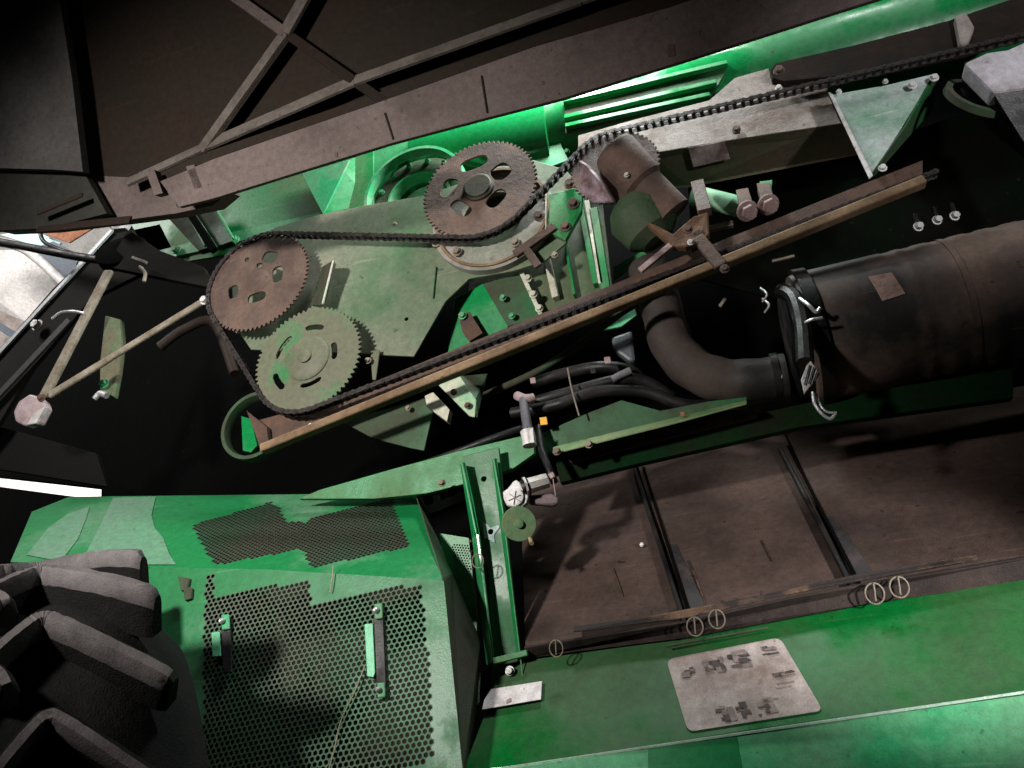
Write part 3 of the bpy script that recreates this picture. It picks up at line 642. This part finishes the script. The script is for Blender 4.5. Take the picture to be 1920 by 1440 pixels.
plate('web', [(1040,858),(1300,802),(1560,745),(1900,690),(1900,745),(1500,800),(1200,868),(1050,905)], base(-.12), .03, M('beam_vdark',(.003,.020,.006),(.010,.012,.006),.4,4,.85,spec=.05), t)
plate('dust_strip', [(1060,850),(1250,805),(1420,770),(1420,782),(1250,822),(1070,868)], base(-.1), .01, rustd, t)
for (x, y) in ((1130,835),(1104,845),(1205,816)): bar('scratch_wire', P(x,y-8,-.09), P(x+3,y+10,-.09), .003, .003, rodm, t)
t = thing('frame_post', 'green upright post with turned edges between the perforated guard and the brown tray', 'post', P(920,1050,0))
plate('web', [(868,855),(935,838),(975,1240),(925,1262),(915,1050)], base(-.02), .012, M('post_green',(.006,.11,.025),(.03,.12,.05),.35,5,.4,bump=.1), t, holes=[(907,898,5),(920,997,5)])
plate('right_flange', [(922,862,0),(930,858,.02),(944,960,.02),(976,1238,.02),(970,1240,0),(938,990,0)], None, .004, greend, t)
plate('left_flange', [(862,870,-.01),(870,866,.02),(884,930,.02),(897,1000,.02),(925,1240,.02),(912,1248,-.05),(885,1010,-.04)], None, .004, green, t)
bar('weld_edge', P(866,866,.025), P(893,1000,.025), .006, .005, greenl, t); bar('weld_edge', P(925,858,.025), P(944,965,.025), .005, .005, greenl, t)
bar('weld_edge', P(944,965,.025), P(980,1268,.025), .003, .004, M('edge_green',(.10,.26,.12),None), t)
plate('bare_patch', [(905,978),(914,984),(920,990),(934,984),(937,988),(930,997),(926,1004),(928,1018),(914,1010),(908,1008)], base(-.017), .002, M('bare_patch',(.35,.42,.42),(.2,.3,.28),.4,20,.5), t, holes=[(920,997,5.5)], bevel=0)
bar('foot_bar', P(925,1240,.03), P(990,1224,.03), .015, .015, greend, t)
plate('foot_plate', [(900,1262),(930,1245),(1010,1228),(1012,1280),(915,1292),(890,1330)], base(-.01), .01, greeng, t)
bolt('bolt', 956, 1258, .03, 7, silver, t)
# small cross pieces behind, left of post
t = thing('inner_rail', 'dim green grey rail in the dark gap left of the post top', 'rail', P(830,950,-.15))
bar('rail_bar', P(790,965,-.2), P(880,930,-.2), .03, .03, greeng, t); bar('rail_upright', P(818,930,-.2), P(822,955,-.2), .02, .02, greeng, t)
# motor
t = thing('wiper_motor', 'small white round faced motor with ribbed barrel fixed on the post top', 'motor', P(965,930,.03))
c = P(964,932,.05); rm = M_(22,c)
plate('mount_face', [(942,922),(952,915),(962,902),(968,899),(976,906),(986,925),(990,930),(988,942),(978,950),(965,952),(950,948),(944,936)], base(.045), .02, whitem, t, bevel=.004, rnd=2)
lathe('round_cover', P(965,933,.048), NW, [(0,rm*.85),(.006,rm*.82),(.008,rm*.7)], whitem, t, 32)
for k in range(6):
    a = k*math.pi/3+.3; q = P(965,933,.058); bar('cover_rib', q, q+Vector((math.cos(a),0,math.sin(a)))*rm*.6, .002, .003, greyd, t)
A, B = P(984,913,.04), P(1026,901,.02)
lathe('ribbed_barrel', A, B-A, [(0,M_(20,A)),(.005,M_(20,A)),(.006,M_(16,A)),((B-A).length,M_(15,A)),((B-A).length+.003,M_(8,A))], M('barrel_cream',(.5,.48,.45),(.36,.34,.32),.4,20,.5,.3), t, 8)
lathe('collar', P(978,916,.04), B-A, [(0,M_(14,A)),(.012,M_(18,A)),(.02,M_(18,A))], blackp, t, 24)
plate('lower_bracket', [(990,928,.02),(1036,924,0),(1047,932,0),(1046,944,0),(1038,948,0),(992,944,.02)], None, .02, M('mauve_bracket',(.22,.17,.18),(.14,.10,.10),.5,9,.6), t, bevel=.006)
bar('wire_stay', P(1037,898,.02), P(1042,930,.02), .003, .003, pinkc, t)
bar('end_terminal', P(1028,896,.02), P(1040,890,.02), .018, .015, decalp, t, .004)
c = P(973,982,.04); r = M_(33,c)
o = thing('round_reflector', 'translucent dull green round disc with raised centre hung under the white motor', 'disc', c)
lathe('disc', c, NW+Vector((.35,0,-.35)), [(-.008,r*.96),(0,r),(.004,r*.97),(.005,r*.25),(.012,r*.23),(.013,r*.1)], discg, o, 48)
tube('clip', [P(990,1004,.02), P(995,1012,.02), P(997,1019,.03)], .006, M('brass_clip',(.35,.26,.14),None), o)
# ================================================================ PERFORATED GUARD
t = thing('perforated_guard', 'green guard box with hexagon perforated faces filling the lower left', 'guard', P(600,1200,.1))
gl_ = pl3((205,1062,.16), (830,1088,.16), (560,1430,.24))
gu_ = pl3((205,1062,.16), (830,1088,.16), (780,925,-.19))
lower = [(205,1062),(500,1068),(830,1088),(866,1450),(866,1600),(250,1600)]
reg_l = [[(383,1150),(396,1120),(580,1087),(583,1137),(790,1093),(800,1200),(810,1300),(816,1423),(620,1470),(500,1600),(380,1600)],[(388,1080),(402,1080),(402,1130),(385,1140)]]
perforated('lower_face', lower, gl_, reg_l, 10.8, (.978,-.205), guard_m, t, .41, (600,1250), guard_l)
upper = [(60,960),(130,932),(400,930),(780,925),(830,1086),(500,1066),(200,1060),(20,1062)]
reg_u = [[(360,985),(508,942),(525,953),(536,978),(572,980),(585,972),(735,932),(752,988),(768,1025),(585,1066),(566,1030),(405,1060),(390,1040)]]
perforated('upper_face', [(60,960),(130,932),(780,925),(830,1088),(205,1062),(20,1054)], gu_, reg_u, 8.6, (.965,-.24), guard_m, t, .40, (600,1000), M('mesh_dirty_brown',(.006,.040,.014),(.022,.026,.013),.5,2.6,.7,bump=.3))
bar('fold_edge', gu_(205,1060)-gu_.n*.006, gu_(830,1087)-gu_.n*.006, .010, .010, guard_m, t, .003)
plate('right_strip', [(800,1090),(832,1089),(868,1450),(868,1600),(835,1600),(822,1420),(812,1250)], Plane(gl_.p+gl_.n*.003*(1 if gl_.n.dot(CAM-gl_.p)>0 else -1), gl_.n), .002, guard_m, t, bevel=0)
plate('right_side', [(831,1088,.155),(848,1075,0),(900,1200,0),(895,1330,0),(868,1600,.05),(868,1450,.215)], None, .004, M('side_olive',(.02,.035,.012),(.035,.025,.015),.5,4,.6), t)
plate('upper_right_side', [(780,926,-.10),(792,935,-.2),(848,1075,0),(831,1087,.155)], None, .004, M('side_green2',(.02,.08,.025),(.035,.04,.02),.5,4,.6), t)
gp = Plane(gl_.p+gl_.n*.012*(1 if gl_.n.dot(CAM-gl_.p)>0 else -1), gl_.n)
gq = Plane(gu_.p+gu_.n*.004*(1 if gu_.n.dot(CAM-gu_.p)>0 else -1), gu_.n); gpm = M('guard_pale',(.09,.19,.12),(.06,.20,.10),.32,3.5,.6,bump=.1,edge=.2)
plate('pale_patch', [(50,1040),(92,988),(130,962),(168,950),(160,975),(146,1010),(114,1052)], gq, .001, gpm, t, bevel=0)  # pale grey-green area on the guard's upper face
plate('pale_patch', [(212,933),(292,931),(284,965),(290,990),(306,1008),(318,1040),(330,1058),(240,1058),(152,1055),(172,1015),(195,970)], gq, .001, gpm, t, bevel=0)
plate('latch_slot', [(683,1170),(699,1168),(703,1262),(700,1270),(688,1268)], gp, .006, MC['mint2'], t)
plate('latch_bar', [(700,1150),(718,1150),(724,1288),(706,1290)], gp, .006, blackp, t)
for (x, y) in ((709,1146),(714,1294),(422,1166)):
    plate('latch_clip', [(x-8,y-14),(x+7,y-15),(x+8,y+13),(x-7,y+15)], Plane(gp.p+NW*.008, gp.n), .006, greenl, t, bevel=.003)
    qq = gp(x, y); lathe('clip_screw', qq+NW*.012, NW, [(0,M_(5.5,qq)),(.006,M_(5,qq)),(.010,M_(2,qq))], silver, t, 16)
plate('latch_slot', [(396,1186),(412,1184),(414,1230),(398,1232)], gp, .006, MC['mint2'], t)
plate('latch_bar', [(414,1172),(432,1172),(434,1260),(418,1262)], gp, .006, blackp, t)
tube('straw_stem', [gp(684,1248), gp(668,1290), gp(640,1350), gp(628,1400), gp(616,1445)], .0015, straw, t, 6)
tube('straw_stem', [gp(625,1060), gp(622,1090), gp(618,1110)], .0015, straw, t, 6)
for (x, y, s) in ((345,1092,1),(352,1110,.8)): 
    qq = gp(x, y); plate('worn_tab', [(x-12*s,y-12),(x+10*s,y-8),(x+6,y+12),(x-6,y+16)], gp, .008, greeng, t)
# gridded inside shield behind the guard (dusty brown so the holes read)
gi = thing('inner_core', 'dim brown radiator core showing through the guard perforations', 'radiator', P(600,1150,-.05))
plate('core_sheet', [(330,960),(770,945),(815,1090),(840,1500),(300,1500)], base(-.13), .01, M('core_brown',(.045,.030,.02),(.02,.03,.012),.5,3,.8), gi)
# narrow perforated panel beside post
t = thing('narrow_vent', 'narrow green strip with a small dark vent grid left of the post', 'vent', P(860,1050,-.05))
np_ = base(-.06)
perforated('vent_face', [(824,1000),(886,1010),(892,1130),(905,1250),(880,1300),(845,1120)], np_, [[(848,1020),(880,1022),(888,1120),(858,1126)]], 5.6, (.97,.1), greend, t, .36)
plate('dark_backing', [(826,1005),(884,1012),(900,1250),(880,1290),(848,1120)], base(-.10), .01, rustd, t)
def dring(x, y, off, rpx, lb, ang=80, mat=None):
    c = P(x, y, off); r = M_(rpx, c)
    t = thing('ring_clip', lb, 'ring', c, 'wire rings along the tray edge')
    u, v = Vector((.93,0,-.1)), Vector((.1,-.25,1)).normalized()
    bm = bmesh.new(); pts = [c+(u*math.cos(k*math.tau/28)*.92+v*math.sin(k*math.tau/28))*r for k in range(29)]
    tube_bm(bm, pts, r*.085, 8); fin('wire_loop', bm, mat or rodm, t, smooth=True)
    tube('pin', [c+v*r*1.05+NW*.003, c+NW*.004, c-v*r*.75+NW*.003], r*.09, mat or rodm, t, 8)
# ================================================================ BROWN TRAY
tp = pl3((990,1215,.02), (1900,1060,.02), (1450,800,-.56))
tpi = lambda d: Plane(tp.p+(tp.n if tp.n.dot(CAM-tp.p) > 0 else -tp.n)*d, tp.n)
t = thing('brown_tray', 'brown dust covered tray of three panels parted by black strips, in the lower right opening', 'tray', tp(1300,1000))
plate('tray_panel', [(975,905),(1190,868),(1288,1165),(1130,1190),(985,1212)], tp, .01, tray_m, t)
plate('tray_panel', [(1194,867),(1470,812),(1600,1100),(1450,1135),(1290,1164)], tp, .01, tray_m, t)
plate('tray_panel', [(1474,811),(1960,715),(1960,1035),(1780,1062),(1604,1099)], tp, .01, tray_m, t)
for (a, b, w_) in (((1190,880),(1284,1168),9),((1462,840),(1598,1100),11)):
    bar('divider', tpi(.012)(*a), tpi(.012)(*b), M_(w_, tp(*b)), .016, blackp, t, .004)
    bar('divider_groove', tpi(.004)(a[0]+16,a[1]-4), tpi(.004)(b[0]+14,b[1]-4), M_(7, tp(*b)), .006, black, t, .001)
    plate('joint_cover', [((a[0]+b[0])/2+16,(a[1]+b[1])/2),((a[0]+b[0])/2+30,(a[1]+b[1])/2-6),(b[0]+50,b[1]-12),(b[0]+12,b[1]-3)], tpi(.003), .003, M('joint_slate',(.02,.018,.019),(.05,.04,.038),.4,8,.5), t, bevel=.0008)
bar('scratch_ridge', tpi(.003)(1292,1050), tpi(.003)(1322,1130), .004, .004, trayl_m, t)
bar('scratch_ridge', tpi(.003)(1150,1065), tpi(.003)(1168,1118), .004, .004, trayl_m, t)
bar('scratch_ridge', tpi(.003)(1428,1012), tpi(.003)(1448,1052), .003, .003, trayl_m, t)
plate('dusty_lip', [(1075,1174,.03),(1290,1146,.03),(1480,1104,.03),(1610,1075,.03),(1830,1040,.03),(1835,1047,.045),(1618,1086,.045),(1480,1113,.045),(1290,1156,.045),(1075,1184,.045)], None, .004, trayl_m, t, bevel=.002)
bolt('rivet', 1203, 1021, -.19, 3, whitem, t)
t = thing('edge_gutter', 'black gutter strip between the tray edge and the green skirt', 'gutter', P(1400,1170,.02))
plate('gutter_front', [(982,1215,.03),(1290,1166,.055),(1480,1122,.055),(1620,1096,.055),(1960,1040,.05),(1960,1085,.03),(1620,1134,.03),(1290,1196,.03),(985,1235,.0)], None, .01, M('gutter',(.022,.017,.016),(.05,.037,.033),.4,6,.7,bump=.4,spec=.15), t)
bar('foot_strip', P(1250,1212,.05), P(1440,1177,.05), .005, .008, greeng, t, .002)
for (x, y, r_, lb) in ((1043,1216,15,'wire ring on the gutter nearest the post, at the tray corner'),(1303,1175,17,'left ring of the pair under the first black tray strip'),(1344,1161,17,'right ring of the pair under the first black tray strip'),(1640,1113,19,'left ring of the pair under the second black tray strip'),(1686,1101,19,'right ring of the pair under the second black tray strip'),(896,1052,13,'wire ring hung on the post beside the small vent grid')):
    dring(x, y, .075 if x > 1000 else .05, r_, lb)
# ================================================================ SKIRT
t = thing('green_skirt', 'glossy green body skirt along the lower right with a bright crease edge', 'skirt', P(1400,1320,.1))
su = pl3((985,1236,.0), (1900,1085,.03), (1400,1368,.16))
sl = pl3((960,1438,.16), (1900,1298,.16), (1400,1500,.19))
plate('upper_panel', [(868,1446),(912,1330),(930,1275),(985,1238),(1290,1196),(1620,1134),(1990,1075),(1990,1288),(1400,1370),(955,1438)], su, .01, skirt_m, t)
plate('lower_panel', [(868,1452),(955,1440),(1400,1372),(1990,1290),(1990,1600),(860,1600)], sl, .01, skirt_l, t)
a, b = su(940,1441), su(1990,1288)
bar('crease_edge', a, b, M_(5,su(1400,1370)), .006, M('crease',(.35,.5,.4),None,.4,8,.35), t, .001)
plate('paint_patch', [(1215,1404),(1380,1378),(1392,1440),(1400,1600),(1215,1600)], Plane(sl.p+(sl.n if sl.n.dot(CAM-sl.p) > 0 else -sl.n)*.0015, sl.n), .001, M('patch_green',(.004,.19,.055),None,.4,8,.3,bump=0), t, bevel=0)
def sup(d): return Plane(su.p+(su.n if su.n.dot(CAM-su.p) > 0 else -su.n)*d, su.n)
t = thing('instruction_decal', 'large dirty white rounded instruction decal with dark pictograms on the green skirt', 'decal', su(1390,1285))
plate('paper', [(1249,1236),(1462,1195),(1543,1332),(1290,1372)], sup(.003), .002, decal_m, t, rnd=14, bevel=0)
def H(u, v):  # bilinear on decal
    a, b, c, d = Vector((1249,1236)), Vector((1462,1195)), Vector((1543,1332)), Vector((1290,1372))
    return tuple((1-v)*((1-u)*a+u*b)+v*((1-u)*d+u*c))
def dq(name, u0, v0, u1, v1, m=ink): plate(name, [H(u0,v0),H(u1,v0),H(u1,v1),H(u0,v1)], sup(.0045), .001, m, t, bevel=0)
rr_ = random.Random(3)
for (u0,v0,u1,v1,k_) in ((.04,.12,.22,.31,7),(.28,.08,.46,.30,9),(.50,.06,.72,.30,8),(.78,.05,.97,.24,7),(.76,.42,.96,.54,6),(.22,.72,.34,.96,5),(.38,.72,.50,.97,6),(.53,.74,.68,.95,6)):
    for q_ in range(k_):
        w_ = (u1-u0)*rr_.uniform(.15,.5); h_ = (v1-v0)*rr_.uniform(.12,.4); a_ = rr_.uniform(u0,u1-w_); b_ = rr_.uniform(v0,v1-h_)
        sk = rr_.uniform(-.3,.3)*w_; plate('pictogram', [H(a_,b_),H(a_+w_,b_+sk*.3),H(a_+w_-sk,b_+h_),H(a_+sk*.5,b_+h_*.9)], sup(.0045+.0004*q_), .0002, ink if q_ % 3 else M('ink_mid',(.16,.12,.11),(.26,.21,.19),.5,40,.7), t, bevel=0)
for (u0,v0,u1,v1) in ((.78,.56,.92,.58),(.76,.61,.88,.63),(.70,.74,.74,.76),(.62,.72,.69,.93),(.33,.76,.38,.95)): dq('text_line', u0,v0,u1,v1, M('ink_soft',(.15,.12,.11),(.28,.23,.21),.5,30,.7))
t = thing('small_decal', 'small scuffed white label at the skirt corner below the post foot', 'decal', su(960,1300))
plate('paper', [(921,1292),(1016,1277),(1014,1311),(904,1330),(908,1312)], sup(.012), .002, M('decal_white',(.66,.62,.62),(.40,.35,.35),.38,14,.6), t, bevel=0)
plate('smudge', [(950,1312),(958,1308),(959,1315),(949,1319)], sup(.0135), .001, M('smudge',(.25,.18,.2),None), t, bevel=0)
# ================================================================ LEFT BAY
t = thing('door_frame', 'black diagonal door frame with a pale outer edge at the far left', 'frame', P(100,560,-.2))
plate('frame_web', [(-60,700),(0,655),(100,540),(205,440),(300,420),(330,480),(250,520),(170,560),(60,690),(0,790),(-60,860)], base(-.25), .02, M('frame_dark',(.010,.009,.009),(.02,.018,.017),.4,5,.8,spec=.1), t)
bar('pale_edge', P(-40,705,-.24), P(210,432,-.24), M_(9,P(100,560,-.24)), .01, M('edge_pale',(.45,.47,.48),None,.4,8,.4), t, .001)
bar('inner_edge', P(-20,760,-.23), P(130,600,-.23), M_(14,P(100,560,-.24)), .01, M('edge_dim',(.055,.05,.052),None,spec=.15), t, .001)
bolt('bolt', 70, 610, -.22, 9, silver, t)
plate('sill', [(-60,790),(0,800),(180,850),(200,912),(0,880),(-60,870)], base(-.3), .02, M('sill_dark',(.005,.004,.004),None,.4,4,.8,spec=.1), t)
t = thing('gas_strut', 'pale slanted stay rod with a rounded pinkish end fitting at the left', 'rod', P(130,640,0))
bar('rod', P(72,765,.0), P(205,508,-.05), M_(20,P(130,640,0)), .02, rodm, t, .006)
plate('end_fitting', [(24,772),(34,752),(55,738),(78,745),(84,762),(68,792),(45,798),(28,790)], base(.02), .04, pinkc, t, bevel=.008)
plate('fitting_side', [(62,775,.025),(84,762,.025),(66,794,.02),(48,797,.02)], None, .02, whitem, t, bevel=.003)
bolt('pivot', 78, 746, .03, 6, rustd, t)
tube('hook_wire', [P(98,598,-.02), P(115,586,-.02), P(140,584,-.02), P(158,588,-.02)], .006, silver, t, 8)
t = thing('stay_rod', 'second dusty brown rod crossing up right towards the left sprocket', 'rod', P(240,650,-.03))
bar('rod', P(92,742,-.0), P(200,676,-.02), M_(15,P(130,700,0)), .014, rodm, t, .005)
bar('rod', P(198,677,-.02), P(383,564,-.04), M_(14,P(300,620,0)), .014, rodm, t, .005)
bolt('rod_end', 384, 563, -.02, 7, whitem, t)
t = thing('lever', 'short green dust topped lever arm behind the crossing rods', 'lever', P(210,670,-.15))
plate('arm', [(196,590),(225,598),(228,640),(222,690),(212,745),(186,740),(186,680)], base(-.14), .03, M('arm_green',(.03,.26,.10),(.13,.12,.07),.55,4,.5), t, bevel=.008)
tube('eye', [P(178,748,-.1), P(188,738,-.1), P(200,742,-.1)], .012, silver, t); bolt('pivot', 195, 720, -.12, 7, greenl, t)
t = thing('black_pulley', 'black round pulley hub in the bay top left of the green panel', 'pulley', P(225,460,-.1))
c = P(225,465,-.12); lathe('hub', c, NW+Vector((.2,0,.4)), [(-.05,M_(46,c)),(-.01,M_(48,c)),(0,M_(42,c)),(.01,M_(12,c))], MC['black_void'], t, 40)
plate('mount', [(240,430),(300,470),(380,500),(400,540),(300,520),(200,500)], base(-.1), .03, M('mount_black',(.006,.005,.004),(.014,.011,.008),.4,5,.8,spec=.1), t)
tube('hook', [P(262,500,-.05), P(272,512,-.05), P(270,528,-.05)], .007, rodm, t, 8); bar('rib', P(248,483,-.05), P(275,493,-.05), .012, .01, greyd, t)
plate('pale_clamp', [(200,422),(225,410),(245,412),(235,428),(212,430)], base(-.05), .02, whitem, t, bevel=.004)
t = thing('black_cable', 'black cable crossing the bright gap at the left edge', 'cable', P(80,460,-.1))
tube('cable', [P(-30,448,-.15), P(60,465,-.15), P(150,482,-.15), P(210,490,-.15)], M_(8,P(80,460,-.1)), blackp, t)
tube('cable', [P(75,425,-.15), P(80,450,-.15), P(105,465,-.15), P(150,480,-.15)], M_(4,P(80,460,-.1)), blackp, t)
t = thing('wire_clips', 'few small silver wire clips in the dark between elbow hose and canister', 'clips', P(1440,570,-.1))
for (x, y) in ((1436,572),(1460,705),(1432,552)): tube('clip', [P(x-6,y-12,-.08), P(x+6,y,-.06), P(x-2,y+14,-.08)], .0035, silver, t, 6)
bar('clip_bar', P(1448,490,-.1), P(1490,480,-.1), .008, .008, rodm, t)
t = thing('green_pulley', 'dim green rimmed wheel with one spoke below the lowest sprocket', 'pulley', P(470,820,-.1))
c = P(480,800,-.15); r = M_(68,c)
lathe('rim', c, NW, [(0,r*.86),(.02,r*.9),(.02,r),(-.02,r),(-.02,r*.86)], greeng, t, 56, close=False)
plate('spoke', [(452,780),(470,785),(482,835),(470,848),(455,845)], base(-.14), .02, green, t)
for i, pts in enumerate((((300,640),(340,610),(400,600)), ((240,560),(270,580),(300,640)))):
    pass
o = tube('dim_pipe', [P(300,650,-.3), P(345,618,-.3), P(400,605,-.3), P(440,700,-.3)], .02, M('dimpipe',(.022,.014,.010),None,spec=.2)); tag(o, 'dim brown curved pipe in the dark behind the left chain', 'pipe')
# ================================================================ TYRE
ax = Vector((.87, .05, -.55)).normalized(); e1 = Vector((-.25, .9, 0)); e1 = (e1-ax*e1.dot(ax)).normalized(); e2 = ax.cross(e1)
if e2.z < 0: e2 = -e2
S = Vector(((30-960)/F*1.6, -(1112-720)/F*1.6, -1.6)); R = .5; Cc = S-e1*R
def T(tt, phi, h=0):
    a = math.radians(phi); v = Cc+ax*tt+(e1*math.cos(a)+e2*math.sin(a))*(R+h); return W(*v)
t = thing('tractor_tyre', 'large dusty black lugged tyre at the lower left corner', 'tyre', W(*Cc))
bm = bmesh.new(); prev = None
prof = [(-.36,-.3),(-.36,-.12),(-.28,-.03),(-.1,-.01),(0,-.008),(.10,-.01),(.15,-.02),(.19,-.05),(.245,-.1),(.30,-.17),(.31,-.24),(.28,-.32)]
rings = []
for i in range(73):
    a = i*5; rings.append([bm.verts.new(T(tt, a, h)) for tt, h in prof])
for i in range(72):
    for j in range(len(prof)-1): bm.faces.new((rings[i][j], rings[i][j+1], rings[i+1][j+1], rings[i+1][j]))
bmesh.ops.remove_doubles(bm, verts=bm.verts[:], dist=1e-5)
fin('carcass', bm, M('rubber_shaded',(.006,.006,.006),(.014,.012,.012),.4,9,.9,bump=.6,spec=.2), t, smooth=True)  # near black: shade of grooves and sidewall put into the colour
def lug(path, w=.042, h=.052):
    pts = spline([Vector((a, b, 0)) for a, b in path], 8); bm = bmesh.new(); prev = None; n = len(pts); w = w*random.uniform(.94,1.06)
    for i, p in enumerate(pts):
        d = pts[min(i+1,n-1)]-pts[max(i-1,0)]; dm = Vector((d.x, math.radians(d.y)*R, 0)).normalized(); pn = Vector((-dm.y, dm.x))
        ring = []
        taper = 1.0 if 1 < i < n-2 else (.93 if 0 < i < n-1 else .72)
        for u, hh in ((-.66,-.045),(-.62,.45*h),(-.50,.80*h),(-.24,h),(.24,h),(.50,.80*h),(.62,.45*h),(.66,-.045)):
            jj = random.uniform(-.0015,.0015)
            ring.append(bm.verts.new(T(p.x+pn.x*u*w*taper, p.y+math.degrees(pn.y*u*w*taper/R), hh*(taper if hh > 0 else 1)+jj)))
        if prev:
            for j in range(len(ring)-1): bm.faces.new((prev[j], prev[j+1], ring[j+1], ring[j]))
        else: bm.faces.new(ring[::-1])
        prev = ring
    bm.faces.new(prev)
    o = fin('tread_lug', bm, rubber, t, smooth=True)
    o.data.materials.append(MC['rubber_shaded'])
    for f in o.data.polygons:
        if f.index < 7*(n-1) and f.index % 7 not in (2,3,4): f.material_index = 1  # lug sides take the dark colour as painted shade, tops stay dusty
    b = o.modifiers.new('b', 'BEVEL'); b.width = .010; b.segments = 3; b.limit_method = 'ANGLE'; b.angle_limit = math.radians(40)
for k in range(-1, 15):
    ph = 10+k*21.5
    lug([(.235,ph+20),(.15,ph+11),(.07,ph+2),(.045,ph),(.02,ph+1.5),(-.03,ph+7),(-.06,ph+11)], .030, .062)
    lug([(-.36,ph+42),(-.2,ph+24),(-.10,ph+13),(-.06,ph+9.3),(-.04,ph+9.5),(-.02,ph+12),(-.01,ph+15)], .030, .062)
